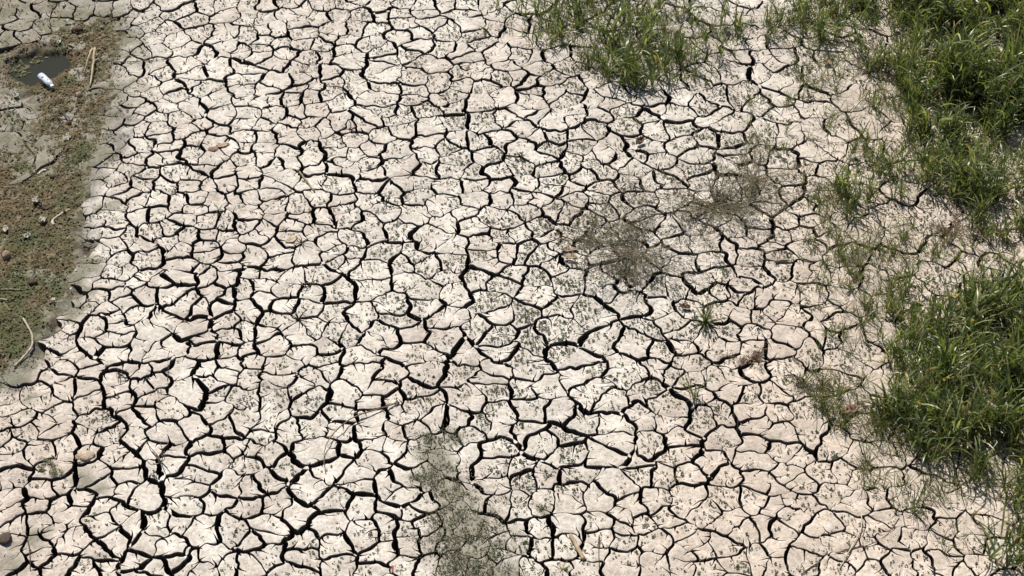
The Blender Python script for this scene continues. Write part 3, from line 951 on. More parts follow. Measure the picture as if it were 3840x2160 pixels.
o = flakes('mud_flakes', cf, lambda p: ground_h(p) + np.where(np.hypot(p[:, 0] - PUD[0], p[:, 1] - PUD[1]) < 0.3, -0.04, 0.0), (0.008, 0.024), cfc, M_LITTER, 0.4, 54)
tag(o, 'grey green flakes of dried algae on the damp mud at upper left', 'flakes', kind='stuff')
o = flakes('leaf_litter', cp, bed_h, (0.007, 0.026), cols, M_LITTER, 0.45, 52)
tag(o, 'brown rotten leaf litter covering the ditch bed', 'leaf litter', kind='stuff')

r4 = np.random.default_rng(57)
fa = r4.uniform(1.3, 4.0, 150); fr_ = PUD_R * np.sqrt(r4.uniform(0.15, 0.95, 150))
fp = np.stack([PUD[0] + fr_ * np.cos(fa), PUD[1] + fr_ * np.sin(fa)], -1)
fp = fp[vnoise(fp[:, 0], fp[:, 1], 0.07, 58) > -0.15]
o = flakes('pond_scum', fp, lambda p: np.full(len(p), wz - 0.003), (0.012, 0.035), np.array([(0.10, 0.095, 0.05)]) * r4.uniform(0.6, 1.3, (len(fp), 1)), M_LITTER, 0.05, 59)
tag(o, 'brown scum floating on the far side of the puddle', 'scum', kind='stuff')

# ------------------------------------------------------------------ seedlings and crumbs on the plates
def seedlings():
    r = np.random.default_rng(61)
    P0 = []
    for ol in PLATE_OUT:
        lo_, hi_ = ol.min(0), ol.max(0)
        qc = Q(ol.mean(0))
        if qc[0] < -300 or qc[0] > 4100 or qc[1] < -150 or qc[1] > 2350: continue
        dens = 3900 * (0.55 + 0.75 * float(sstep(1100, 2100, qc[0])) * float(1 - 0.35 * sstep(2500, 3000, qc[0] + 0.6 * (qc[1] - 1000))))
        dens *= 1 - 0.35 * float(sstep(1500, 1900, qc[1]))
        a = (hi_[0] - lo_[0]) * (hi_[1] - lo_[1])
        k = r.poisson(dens * a)
        if k == 0: continue
        p = r.uniform(lo_, hi_, (k, 2))
        p = p[in_poly(p, ol)]
        if len(p):
            p = p[outline_dist(p, ol) > 0.008]
            den = vnoise(p[:, 0], p[:, 1], 0.10, 63) + 0.7 * vnoise(p[:, 0], p[:, 1], 0.3, 64)
            p = p[r.random(len(p)) < 0.42 + 0.75 * den]
            P0.append(p)
    p = np.vstack(P0)
    n = len(p)
    z = ground_h(p)
    size = np.where(r.random(n) < 0.3, r.uniform(0.012, 0.020, n), r.uniform(0.007, 0.012, n))
    NL = 4
    az = r.uniform(0, 6.28, (n, 1)) + np.arange(NL)[None] * 6.28 / NL + r.normal(0, 0.3, (n, NL))
    L = size[:, None] * r.uniform(0.5, 0.9, (n, NL))
    el = r.uniform(0.1, 1.0, (n, NL))
    d = np.stack([np.cos(az) * np.cos(el), np.sin(az) * np.cos(el), np.sin(el)], -1)
    s = np.stack([-np.sin(az), np.cos(az), 0 * az], -1)
    root = np.column_stack([p, z + 0.001])[:, None, :]
    a = root + d * (L * 0.05)[..., None]
    b = root + d * (L * 0.55)[..., None] + s * (L * 0.42)[..., None]
    t = root + d * L[..., None]
    e = root + d * (L * 0.55)[..., None] - s * (L * 0.42)[..., None]
    V = np.stack([a, b, t, e], 2).reshape(-1, 3)
    f = np.arange(n * NL * 4).reshape(-1, 4)
    base = np.array([(0.055, 0.075, 0.030), (0.075, 0.085, 0.040), (0.05, 0.05, 0.03), (0.085, 0.075, 0.045)])
    cc = base[r.choice(4, n, p=[0.4, 0.25, 0.2, 0.15])] * r.uniform(0.7, 1.2, (n, 1))
    o = mesh_np('seedlings', V, f, M_WEED, None, np.repeat(cc, NL * 4, 0), smooth=False)
    tag(o, 'tiny dark green seedlings dotting the pale mud plates', 'seedlings', kind='stuff')
    print('seedlings', n)
seedlings()

def crumbs():
    """small clods on the plates and caught in the cracks"""
    r = np.random.default_rng(65)
    pts = []
    for ol in PLATE_OUT:
        k = r.poisson(2.2)
        if k:
            j = r.integers(0, len(ol), k)
            pts.append(ol[j] + r.normal(0, 0.008, (k, 2)))
    p = np.vstack(pts); n = len(p)
    tet = np.array([(1, 0, -0.4), (-0.5, 0.87, -0.4), (-0.5, -0.87, -0.4), (0.1, 0.1, 0.8)])
    s = r.uniform(0.002, 0.0055, n)
    V = np.column_stack([p, ground_h(p) - r.uniform(0.0, 0.016, n)])[:, None, :] + tet[None] * s[:, None, None] * r.uniform(0.6, 1.4, (n, 4, 3))
    f = np.arange(n * 4).reshape(-1, 4)
    tri = np.concatenate([f[:, [0, 1, 3]], f[:, [1, 2, 3]], f[:, [2, 0, 3]]])
    o = mesh_np('mud_crumbs', V.reshape(-1, 3), tri, M_MUD, None, np.repeat(mud_tint(p) * 0.85, 4, 0), smooth=False)
    tag(o, 'small crumbs of dry mud along the crack edges', 'mud crumbs', kind='stuff')
crumbs()
# ------------------------------------------------------------------ grass
class Leaves:
    def __init__(self): self.V = []; self.F = []; self.C = []; self.n = 0
    def add(self, root, az, th0, th1, L, W, col, tip=None, S=5, prof=(0.55, 0.9, 1.0, 0.85, 0.5, 0.03), roll=0.5, rg=rng):
        root = np.atleast_2d(root); N = len(root)
        if N == 0: return
        t = np.arange(S + 1) / S
        th = th0[:, None] + th1[:, None] * t[None] ** 1.3
        d = np.stack([np.sin(th) * np.cos(az)[:, None], np.sin(th) * np.sin(az)[:, None], np.cos(th)], -1)
        c = np.zeros((N, S + 1, 3))
        c[:, 1:] = np.cumsum((d[:, :-1] + d[:, 1:]) / 2 * (L / S)[:, None, None], 1)
        c += root[:, None, :]
        sd_ = np.stack([-np.sin(az), np.cos(az), 0 * az], -1)[:, None, :]
        up = np.cross(d, np.broadcast_to(sd_, d.shape))
        ro = rg.normal(0, roll, N)[:, None, None] + rg.normal(0, roll, N)[:, None, None] * t[None, :, None]
        s = sd_ * np.cos(ro) + up * np.sin(ro)
        pr = np.interp(t, np.linspace(0, 1, len(prof)), prof)
        w = (W[:, None] * pr[None])[..., None] * 0.5
        V = np.stack([c - s * w, c + s * w], 2)                # N,S+1,2,3
        i = (np.arange(N)[:, None] * (S + 1) + np.arange(S)[None]) * 2 + self.n
        Fq = np.stack([i, i + 1, i + 3, i + 2], -1).reshape(-1, 4)
        self.V.append(V.reshape(-1, 3)); self.F.append(Fq)
        tipc = col if tip is None else tip
        cc = col[:, None, :] * (1 - t[None, :, None]) + tipc[:, None, :] * t[None, :, None]
        self.C.append(np.repeat(cc[:, :, None, :], 2, 2).reshape(-1, 3))
        self.n += N * (S + 1) * 2
        return c
    def build(self, name, mat, parent=None, origin=None):
        V = np.vstack(self.V)
        if origin is not None: V = V - np.asarray(origin)
        return mesh_np(name, V, np.vstack(self.F), mat, parent, np.vstack(self.C), smooth=True)

GREENS = np.array([(0.090, 0.120, 0.040), (0.062, 0.092, 0.032), (0.125, 0.152, 0.055), (0.105, 0.130, 0.062), (0.20, 0.21, 0.105)])
def greens(n, r, dry=0.06):
    c = GREENS[r.choice(len(GREENS), n, p=[0.3, 0.25, 0.2, 0.15, 0.1])] * r.uniform(0.75, 1.25, (n, 1))
    k = r.random(n) < dry
    c[k] = np.array([0.20, 0.17, 0.08]) * r.uniform(0.7, 1.2, (k.sum(), 1))
    return c

def broad_grass(lv, pts, scale, r, dry=0.06):
    """leafy stems with broad arching blades"""
    n = len(pts)
    if n == 0: return
    z = ground_h(pts) - 0.004
    root = np.column_stack([pts, z])
    ns = 3
    root = np.repeat(root, ns, 0); sc = np.repeat(scale, ns)
    N = len(root)
    root[:, :2] += r.normal(0, 0.012, (N, 2))
    az = r.uniform(0, 6.28, N); th0 = np.abs(r.normal(0, 0.28, N)); th1 = r.uniform(0, 0.35, N)
    L = sc * r.uniform(0.35, 1.0, N) * 0.26
    col = greens(N, r, dry)
    lv.add(root, az, th0, th1, L, np.full(N, 0.0045), col * 0.9, S=3, prof=(1, 0.9, 0.8, 0.5), rg=r)
    nl = 5
    f = np.tile(np.array([0.05, 0.22, 0.45, 0.68, 0.95]), N) + r.uniform(-0.05, 0.05, N * nl)
    f = np.clip(f, 0, 1)
    I = np.repeat(np.arange(N), nl)
    thm = th0[I] + th1[I] * f * 0.5
    p = root[I] + (L[I] * f)[:, None] * np.stack([np.sin(thm) * np.cos(az[I]), np.sin(thm) * np.sin(az[I]), np.cos(thm)], -1)
    laz = az[I] + r.uniform(0, 6.28, len(I))
    lth0 = r.uniform(0.08, 0.6, len(I)); lth1 = r.uniform(0.2, 1.7, len(I))
    lL = sc[I] * r.uniform(0.08, 0.24, len(I)); lW = r.uniform(0.006, 0.016, len(I)) * np.clip(sc[I], 0.6, 1.2)
    lc = greens(len(I), r, dry)
    tip = lc * np.where(r.random((len(I), 1)) < 0.4, np.array([[2.1, 1.8, 1.35]]), np.array([[1.2, 1.2, 1.0]]))  # some tips lightened, imitating bright highlights in the blade colour
    lv.add(p, laz, lth0, lth1, lL, lW, lc, tip, rg=r, prof=(0.7, 1.0, 0.95, 0.8, 0.45, 0.03))

def wiry_grass(lv, pts, scale, r, nb=(7, 14), width=(0.0028, 0.006), spread=0.75, dry=0.12, length=(0.05, 0.2)):
    """open tuft of narrow blades"""
    for p, s in zip(pts, scale):
        k = r.integers(*nb)
        root = np.column_stack([p + r.normal(0, 0.008 * s, (k, 2)), np.full(k, float(ground_h(p)[0]) - 0.003)])
        c = greens(k, r, dry) * 0.9
        lv.add(root, r.uniform(0, 6.28, k), np.abs(r.normal(spread * 0.6, 0.35, k)), r.uniform(0.0, 0.9, k), s * r.uniform(*length, k), r.uniform(*width, k), c, c * np.array([1.3, 1.15, 1.0]), S=4, rg=r, roll=0.7)

def blob_density(q, blobs):
    d = np.zeros(len(q))
    nz = vnoise(q[:, 0], q[:, 1], 70, 91) * 0.22 + vnoise(q[:, 0], q[:, 1], 28, 92) * 0.12
    for cx, cy, rx, ry, a in blobs:
        e = np.hypot((q[:, 0] - cx) / rx, (q[:, 1] - cy) / ry) + nz
        d = np.maximum(d, a * (1 - sstep(0.7, 1.15, e)))
    return d

DENSE = [(2470, 20, 300, 110, 1.7), (2480, 180, 200, 130, 1.6), (2520, 330, 120, 130, 1.3), (2450, 1030, 170, 110, 1.2), (2090, 55, 150, 75, .6), (2200, 110, 110, 60, .5), (2200, 470, 110, 100, .5), (2290, 900, 90, 110, .7), (2250, 1010, 60, 70, .5), (2420, 160, 260, 120, .95), (2450, 60, 290, 150, 1.0), (2480, -60, 420, 110, 1), (2450, 270, 230, 160, .95), (2290, 150, 80, 70, .5), (2480, 440, 170, 110, .8), (2330, 420, 110, 110, .55), (2220, 420, 100, 110, .40),
         (2500, 560, 110, 50, .5), (2510, 850, 150, 140, .95), (2390, 900, 150, 110, .9), (2420, 1060, 190, 110, 1.0), (2600, 1040, 120, 200, 1), (2300, 1000, 75, 90, .7), (2510, 1190, 110, 70, .7),
         (2330, 1130, 60, 40, .4), (2580, 1290, 60, 80, .85), (2610, 1420, 60, 120, .8), (2260, 760, 60, 80, .4), (2130, 30, 130, 55, .5), (2040, 10, 80, 30, .3), (2700, 700, 110, 900, .9),
         (2230, 300, 90, 70, .25), (2350, 320, 90, 60, .5)]
SPARSE = [(2150, 500, 120, 150, .45), (2080, 640, 90, 80, .4), (2150, 720, 140, 130, .6), (2080, 900, 90, 120, .45), (2120, 1020, 80, 80, .8), (2260, 640, 120, 90, .45), (2220, 1200, 80, 60, .9),
          (2290, 1260, 90, 60, .7), (2010, 60, 100, 80, .5), (1930, 300, 90, 150, .16), (2380, 1290, 90, 60, .6), (2180, 260, 110, 90, .5), (2170, 870, 80, 100, .7), (2230, 1090, 80, 60, .9), (2450, 640, 130, 60, .4),
          (2100, 320, 90, 80, .35), (2060, 180, 110, 90, .35), (2440, 1350, 80, 50, .4)]
r = np.random.default_rng(101)
def scatter(n, per_m2, blobs, r):
    p = np.stack([r.uniform(-0.3, 5.4, n), r.uniform(6.4, 15.4, n)], -1)
    area = 5.7 * 9.0
    q = Q(p) / 1.49068
    d = blob_density(q, blobs) * np.clip(0.75 + 1.1 * vnoise(p[:, 0], p[:, 1], 0.22, 95) + 0.5 * vnoise(p[:, 0], p[:, 1], 0.6, 96), 0.12, 1.8)
    k = (r.random(n) < d * per_m2 * area / n) & (q[:, 0] < 2900) & (q[:, 1] > -260) & (q[:, 1] < 1700)
    return p[k], d[k]
pts, dd = scatter(50000, 230, DENSE, r)
lv = Leaves()
broad_grass(lv, pts, r.uniform(0.65, 1.15, len(pts)) * (0.7 + 0.35 * dd), r)
print('grass plants', len(pts), 'leaf verts', lv.n)
o = lv.build('meadow_grass', M_GRASS)
tag(o, 'dense green broad-bladed grass along the right side of the mud', 'grass', kind='stuff')
pts, dd = scatter(30000, 330, SPARSE, r)
pd, _ = scatter(20000, 110, DENSE, r)
lv = Leaves()
wiry_grass(lv, np.vstack([pts, pd]), r.uniform(0.6, 1.25, len(pts) + len(pd)), r)
o = lv.build('thin_grass', M_GRASS)
tag(o, 'thin scattered grass between the dense grass and the bare mud', 'grass', kind='stuff')
# dead thatch between the stems
pts, dd = scatter(60000, 1500, [(a, b + 10, c * 1.02, d * 1.02, e) for a, b, c, d, e in DENSE] + [(a, b, c, d, e * 0.45) for a, b, c, d, e in SPARSE], r)
pal = np.array([(0.24, 0.19, 0.12), (0.16, 0.12, 0.075), (0.10, 0.085, 0.05), (0.30, 0.25, 0.17)])
lv = Leaves(); k = len(pts)
cc = pal[r.choice(4, k)] * r.uniform(0.7, 1.1, (k, 1))
lv.add(np.column_stack([pts, ground_h(pts) + r.uniform(0.001, 0.012, k)]), r.uniform(0, 6.28, k), r.uniform(1.25, 1.62, k), r.uniform(-0.25, 0.25, k), r.uniform(0.03, 0.11, k), r.uniform(0.002, 0.006, k), cc, S=3, rg=r)
o = lv.build('grass_thatch', M_DRY)
tag(o, 'dead straw lying on the mud between the grass stems', 'straw', kind='stuff')

# ------------------------------------------------------------------ single tufts
def clump(name, label, cat, blobs, per_m2, scale, seed, dry=0.06, wiry=40, group=None):
    r = np.random.default_rng(seed)
    cx, cy = blobs[0][0], blobs[0][1]
    org = G2(cx, cy)
    n = 4000
    p = org[:2] + r.uniform(-0.9, 0.9, (n, 2))
    d = blob_density(Q(p) / 1.49068, blobs)
    rnd = r.random(n)
    t = empty(name, org)
    tag(t, label, cat, group)
    a = p[rnd < d * per_m2 * 3.24 / n]
    lv = Leaves()
    broad_grass(lv, a, r.uniform(0.6, 1.1, len(a)) * scale, r, dry)
    if lv.n: lv.build('blades', M_GRASS, t, org)['kind'] = 'stuff'
    lv = Leaves()
    p2 = org[:2] + r.uniform(-0.9, 0.9, (n, 2))
    d2 = blob_density(Q(p2) / 1.49068, [(x, y, rx * 1.15, ry * 1.2, e) for x, y, rx, ry, e in blobs])
    b = p2[r.random(n) < d2 * wiry * 3.24 / n]
    wiry_grass(lv, b, r.uniform(0.6, 1.1, len(b)) * scale, r)
    if lv.n: lv.build('thin_blades', M_GRASS, t, org)['kind'] = 'stuff'
    p3 = org[:2] + r.uniform(-0.9, 0.9, (n, 2))
    d3 = blob_density(Q(p3) / 1.49068, blobs)
    cset = p3[r.random(n) < d3 * 600 * 3.24 / n]
    k = len(cset)
    lv = Leaves()
    cc = pal[r.choice(4, k)] * r.uniform(0.6, 1.0, (k, 1))
    lv.add(np.column_stack([cset, ground_h(cset) + r.uniform(0.001, 0.010, k)]), r.uniform(0, 6.28, k), r.uniform(1.25, 1.62, k), r.uniform(-0.25, 0.25, k), r.uniform(0.03, 0.1, k), r.uniform(0.002, 0.005, k), cc, S=3, rg=r)
    if lv.n: lv.build('dead_straw', M_DRY, t, org)['kind'] = 'stuff'
    return t
clump('grass_clump', 'large dense green grass clump at the top edge, standing alone on the mud', 'grass clump', [(1580, 130, 150, 62, 1.0), (1480, 75, 120, 55, .7), (1600, 205, 85, 26, .9), (1660, 70, 110, 60, .8), (1560, -20, 210, 60, .8)], 95, 1.0, 201, wiry=230)
clump('grass_clump', 'thin loose grass clump right of the large clump at the top', 'grass clump', [(1750, 150, 80, 60, .5), (1800, 80, 80, 70, .4), (1720, 190, 80, 35, .5)], 60, 0.9, 202, wiry=230)
clump('grass_clump', 'sparse low grass fringe left of the large clump at the top', 'grass clump', [(1390, 85, 80, 55, .4), (1330, 25, 100, 45, .3)], 90, 0.75, 203, wiry=220)
clump('grass_clump', 'green broad-bladed grass clump at the bottom right corner', 'grass clump', [(2520, 1415, 45, 30, .8)], 130, 1.1, 204, wiry=60)

def tuft(label, px, py, seed, n=(14, 15), width=(0.003, 0.006), length=(0.06, 0.17), spread=0.8, dry=0.1, stalks=0, stalk_len=0.3, stalk_az=None, tone=1.0):
    r = np.random.default_rng(seed)
    org = G2(px, py)
    t = empty('grass_tuft', org); tag(t, label, 'grass tuft')
    lv = Leaves()
    wiry_grass(lv, [org[:2]], [1.0], r, nb=n, width=width, spread=spread, dry=dry, length=length)
    lv.C = [c * tone for c in lv.C]
    lv.build('blades', M_GRASS, t, org)['kind'] = 'stuff'
    for k in range(stalks):
        ls = Leaves()
        az = np.array([r.uniform(0, 6.28) if stalk_az is None else stalk_az + r.uniform(-0.5, 0.5)])
        c = greens(1, r, 0.3)
        L = np.array([stalk_len * r.uniform(0.7, 1.1)])
        cl = ls.add(org[None], az, np.array([r.uniform(0.1, 0.45)]), np.array([r.uniform(0.1, 0.5)]), L, np.array([0.005]), c, S=6, prof=(1, .9, .8, .7, .6, .5), rg=r)
        m_ = 5
        nodes = cl[0][np.array([2, 3, 4, 5, 6])]
        lc = greens(m_, r, 0.3)
        ls.add(nodes, az + r.uniform(-1.6, 1.6, m_), r.uniform(0.2, 0.9, m_), r.uniform(0.2, 0.9, m_), r.uniform(0.05, 0.10, m_), r.uniform(0.004, 0.008, m_), lc, S=4, rg=r)
        ls.build('seed_stalk', M_GRASS, t, org)
    return t
tuft('small dark wiry tuft near the top, left of the grass clumps', 1222, 92, 301, n=(26, 27), length=(0.06, 0.2), width=(0.002, 0.004), tone=0.6)
tuft('bright green rosette tuft with two tall leaning stalks, alone on the mud', 1776, 812, 302, n=(60, 61), length=(0.07, 0.19), width=(0.004, 0.008), spread=1.0, stalks=3, stalk_len=0.42, stalk_az=1.2)
tuft('straggly tuft of bent stems just below the bright green rosette tuft', 1748, 1000, 303, n=(26, 27), length=(0.07, 0.2), width=(0.004, 0.007), stalks=5, stalk_len=0.28)
tuft('tuft of long narrow blades leaning left above the olive weed', 1580, 455, 304, n=(16, 17), length=(0.10, 0.30), spread=0.9)
tuft('small flat green sprig below the large grass clump', 1600, 310, 305, n=(14, 15), length=(0.05, 0.14), spread=1.4)
tuft('tall upright single-stemmed tuft left of the grass edge', 2062, 735, 306, n=(12, 13), length=(0.08, 0.16), stalks=3, stalk_len=0.36)
tuft('wiry half-dry tuft on the mud above the reddish dead leaf', 2070, 965, 307, n=(26, 27), length=(0.08, 0.2), dry=0.4)
tuft('upright tuft of thin blades below the dense grass at lower right', 2300, 1290, 308, n=(24, 25), length=(0.10, 0.26), width=(0.004, 0.008), stalks=2)
tuft('tiny bright sprout at the bottom edge right of the algae patch', 1418, 1432, 309, n=(12, 13), length=(0.03, 0.07), width=(0.005, 0.008), tone=1.2)
tuft('small green sprig left of the thin end of the large clump', 1375, 190, 310, n=(10, 11), length=(0.04, 0.10), spread=1.3)
tuft('small tuft with reddish stems at the right of the algae patch, near the bottom tuft', 1700, 1205, 311, n=(9, 10), length=(0.04, 0.10), dry=0.5)
tuft('thin upright tuft standing in the crack right of the olive weed', 1985, 260, 312, n=(16, 17), length=(0.08, 0.2), width=(0.003, 0.006))
tuft('loose tuft by the curved dead stalk at the top right', 2010, 110, 313, n=(20, 21), length=(0.08, 0.22))
tuft('small tuft at the right of the wood chip', 2110, 640, 314, n=(18, 19), length=(0.08, 0.22))
tuft('little green tuft in the middle of the left ditch bank by the pale stick', 205, 1150, 315, n=(10, 11), length=(0.02, 0.05), spread=1.2)
# ------------------------------------------------------------------ low weeds
def weed(label, px, py, rad, seed, nst, leafc, stemc, leaf=(0.005, 0.011), squash=1.0, dens=26, az_range=(0, 6.28)):
    r = np.random.default_rng(seed)
    org = G2(px, py)
    t = empty('low_weed', org); tag(t, label, 'weed')
    sv = Leaves(); lf = Leaves()
    az = r.uniform(*az_range, nst)
    L = rad * r.uniform(0.45, 1.05, nst)
    root = org[None] + np.column_stack([r.normal(0, 0.02, (nst, 2)), np.zeros(nst)])
    th0 = r.uniform(1.05, 1.5, nst); th1 = r.uniform(0.0, 0.3, nst)
    sc = np.tile(np.array(stemc), (nst, 1)) * r.uniform(0.7, 1.3, (nst, 1))
    cl = sv.add(root, az, th0, th1, L, np.full(nst, 0.0055), sc, S=7, prof=(1, .9, .8, .7, .6, .5, .4, .3), rg=r)
    cl[..., 2] = np.maximum(cl[..., 2], org[2] + 0.004)
    # side shoots
    I = np.repeat(np.arange(nst), 7); k = r.integers(1, 8, len(I))
    rt = cl[I, k]
    a2 = az[I] + r.choice([-1, 1], len(I)) * r.uniform(0.4, 1.1, len(I))
    L2 = L[I] * r.uniform(0.15, 0.4, len(I))
    c2 = sv.add(rt, a2, r.uniform(0.8, 1.5, len(I)), r.uniform(-0.2, 0.4, len(I)), L2, np.full(len(I), 0.0028), sc[I], S=4, prof=(1, .9, .7, .5), rg=r)
    pts = np.concatenate([cl[:, 2:].reshape(-1, 3), c2.reshape(-1, 3)])
    pts = np.repeat(pts, 2, 0) + r.normal(0, 0.006, (len(pts) * 2, 3))
    pts[:, 2] = np.maximum(pts[:, 2], org[2] + 0.003)
    n = len(pts)
    pal_ = np.array(leafc)
    lc = pal_[r.choice(len(pal_), n)] * r.uniform(0.7, 1.25, (n, 1))
    lf.add(pts, r.uniform(0, 6.28, n), r.uniform(0.4, 1.5, n), r.uniform(0, 0.6, n), r.uniform(*leaf, n) * 1.6, r.uniform(*leaf, n) * 0.55, lc, S=2, prof=(0.5, 1, 0.1), rg=r)
    sv.V = [np.column_stack([v[:, :2], np.maximum(v[:, 2], org[2] + 0.002)]) for v in sv.V]
    sv.build('stems', M_WOOD, t, org)['kind'] = 'stuff'
    lf.build('leaves', M_WEED, t, org)['kind'] = 'stuff'
    return t
OLIVE = [(0.10, 0.11, 0.055), (0.13, 0.13, 0.075), (0.085, 0.09, 0.05), (0.17, 0.15, 0.095)]
BROWN = [(0.14, 0.13, 0.085), (0.12, 0.125, 0.07), (0.19, 0.165, 0.12), (0.10, 0.11, 0.06), (0.16, 0.13, 0.095)]
weed('spreading olive green feathery weed on the pale mud, right of centre', 1800, 520, 0.62, 401, 64, OLIVE, (0.12, 0.09, 0.06))
weed('thin olive weed branch reaching right above the feathery weed', 1890, 450, 0.5, 402, 32, OLIVE, (0.14, 0.11, 0.07))
weed('brown and olive half-dead weed left of the feathery weed', 1600, 635, 0.66, 403, 54, BROWN, (0.14, 0.115, 0.085))
weed('small olive weed at the lower edge of the half-dead weed', 1590, 700, 0.16, 404, 8, BROWN, (0.14, 0.115, 0.085))
weed('olive weed between the half-dead weed and the crack on its left', 1490, 600, 0.34, 405, 18, OLIVE, (0.14, 0.11, 0.07))
weed('reddish brown dead weed lying below the green rosette tuft', 1875, 900, 0.15, 406, 9, [(0.17, 0.11, 0.075), (0.13, 0.085, 0.06), (0.22, 0.16, 0.11)], (0.12, 0.07, 0.05))
weed('grey brown dead weed mat under the curved stalk at the top right', 2215, 160, 0.30, 407, 24, [(0.13, 0.11, 0.085), (0.10, 0.09, 0.07), (0.16, 0.13, 0.10)], (0.11, 0.09, 0.07))
weed('pinkish brown dried weed in the bare gap of the right grass', 2400, 590, 0.20, 408, 16, [(0.20, 0.13, 0.09), (0.15, 0.10, 0.07), (0.25, 0.18, 0.13)], (0.14, 0.09, 0.06))
weed('dry tangled weed at the left foot of the lower dense grass', 2030, 985, 0.18, 409, 9, BROWN, (0.12, 0.08, 0.055))
weed('pale dried weed sprig near the lower left corner', 135, 1178, 0.10, 410, 9, [(0.28, 0.26, 0.20), (0.20, 0.19, 0.13)], (0.25, 0.22, 0.17))

# algae film: fine fuzzy growth over the silted patch
r = np.random.default_rng(420)
c0 = np.stack([r.uniform(-1.2, 0.6, 200000), r.uniform(7.0, 9.6, 200000)], -1)
am = algae_amount(c0)
c0 = c0[(r.random(len(c0)) < am * (0.45 + 0.9 * vnoise(c0[:, 0], c0[:, 1], 0.05, 421))) & (Q(c0)[:, 0] > 1400)][:6000]
k = len(c0)
pa = np.array([(0.105, 0.11, 0.062), (0.085, 0.095, 0.05), (0.13, 0.12, 0.08), (0.15, 0.12, 0.08), (0.05, 0.062, 0.028)])
lv = Leaves()
cc = pa[r.choice(5, k, p=[.3, .25, .2, .1, .15])] * r.uniform(0.7, 1.2, (k, 1))
lv.add(np.column_stack([c0, ground_h(c0) + r.uniform(0.0, 0.010, k)]), r.uniform(0, 6.28, k), r.uniform(0.5, 1.5, k), r.uniform(0, .5, k), r.uniform(0.006, 0.020, k), r.uniform(0.002, 0.0065, k), cc, S=2, prof=(0.7, 1, 0.1), rg=r)
o = lv.build('algae_growth', M_WEED)
tag(o, 'grey green algae and moss growing over the silted patch at the bottom', 'algae', kind='stuff')

# ------------------------------------------------------------------ sticks and stalks
def tube(path, rad, sides=6, seed=0):
    path = np.asarray(path, float); n = len(path)
    t = np.gradient(path, axis=0); t /= np.linalg.norm(t, axis=1)[:, None] + 1e-9
    ref = np.array([0, 0, 1.0]) if abs(t[0, 2]) < 0.8 else np.array([1.0, 0, 0])
    s = np.cross(t, ref); s /= np.linalg.norm(s, axis=1)[:, None] + 1e-9
    u = np.cross(s, t)
    rad = np.broadcast_to(np.asarray(rad, float), n)
    a = np.arange(sides) / sides * 2 * np.pi
    rr = random.Random(seed)
    V = []
    for k in range(n):
        for q in range(sides):
            V.append(path[k] + rad[k] * rr.uniform(0.85, 1.15) * (s[k] * math.cos(a[q]) + u[k] * math.sin(a[q])))
    Fc = []
    for k in range(n - 1):
        for q in range(sides):
            q2 = (q + 1) % sides
            Fc.append((k * sides + q, k * sides + q2, (k + 1) * sides + q2, (k + 1) * sides + q))
    Fc.append(tuple(range(sides))[::-1]); Fc.append(tuple((n - 1) * sides + q for q in range(sides)))
    return np.array(V), Fc

def smooth_path(p, n=5):
    p = np.asarray(p, float)
    out = []
    for i in range(len(p) - 1):
        p0 = p[max(i - 1, 0)]; p1 = p[i]; p2 = p[i + 1]; p3 = p[min(i + 2, len(p) - 1)]
        for k in range(n):
            t = k / n
            out.append(0.5 * ((2 * p1) + (-p0 + p2) * t + (2 * p0 - 5 * p1 + 4 * p2 - p3) * t * t + (-p0 + 3 * p1 - 3 * p2 + p3) * t ** 3))
    out.append(p[-1])
    return np.array(out)

def stick(name, label, cat, path, r0, r1, col, lift=0.0, arch=0.0, seed=1, ends=(0, 0), twigs=0, group=None):
    pts = np.array([G(x, y) for x, y in path])
    n = len(pts)
    t = np.linspace(0, 1, n)
    pts[:, 2] += max(r0, r1) + lift + arch * np.sin(np.pi * t) + ends[0] * (1 - t) + ends[1] * t
    sp_ = smooth_path(pts)
    rr = np.random.default_rng(seed)
    sp_[1:-1] += rr.normal(0, min(r0, 0.003) * 0.4, (len(sp_) - 2, 3))
    org = sp_.mean(0) * np.array([1, 1, 0]) + np.array([0, 0, sp_[:, 2].min()])
    V, Fc = tube(sp_, np.linspace(r0, r1, len(sp_)), 7, seed)
    cc = np.tile(np.array(col), (len(V), 1)) * rr.uniform(0.75, 1.2, (len(V), 1))
    if twigs == 0:
        o = mesh_obj(name, V - org, Fc, M_WOOD, None, cc, smooth=True, loc=org)
    else:
        o = empty(name, org)
        mesh_obj('stem', V - org, Fc, M_WOOD, o, cc, smooth=True)
        for k in range(twigs):
            b = sp_[rr.integers(len(sp_) // 4, len(sp_) - 1)]
            d = rr.normal(0, 1, 3); d[2] = abs(d[2]) * 0.3; d /= np.linalg.norm(d)
            L = rr.uniform(0.03, 0.10)
            tp = np.array([b, b + d * L * 0.5 + rr.normal(0, 0.006, 3), b + d * L])
            tp[:, 2] = np.maximum(tp[:, 2], float(ground_h(tp[:1, :2])[0]) + 0.002)
            V2, F2 = tube(tp, [r1 * 0.9, r1 * 0.7, r1 * 0.4], 5, k)
            mesh_obj('twig', V2 - org, F2, M_WOOD, o, np.tile(np.array(col), (len(V2), 1)) * rr.uniform(0.8, 1.1), smooth=True)
    tag(o, label, cat, group)
    return o
TAN = (0.36, 0.29, 0.20); PALE = (0.42, 0.37, 0.30); DARK = (0.055, 0.042, 0.032); BRN = (0.16, 0.11, 0.07)
stick('stick', 'bent tan stick by the puddle, left of the two', 'stick', [(352, 214), (336, 250), (317, 283)], 0.010, 0.005, TAN, arch=0.03, ends=(0.07, 0.0), seed=2)
stick('stick', 'longer straight tan stick by the puddle, right of the two', 'stick', [(360, 213), (352, 262), (338, 330)], 0.011, 0.006, TAN, ends=(0.07, 0.0), seed=3)
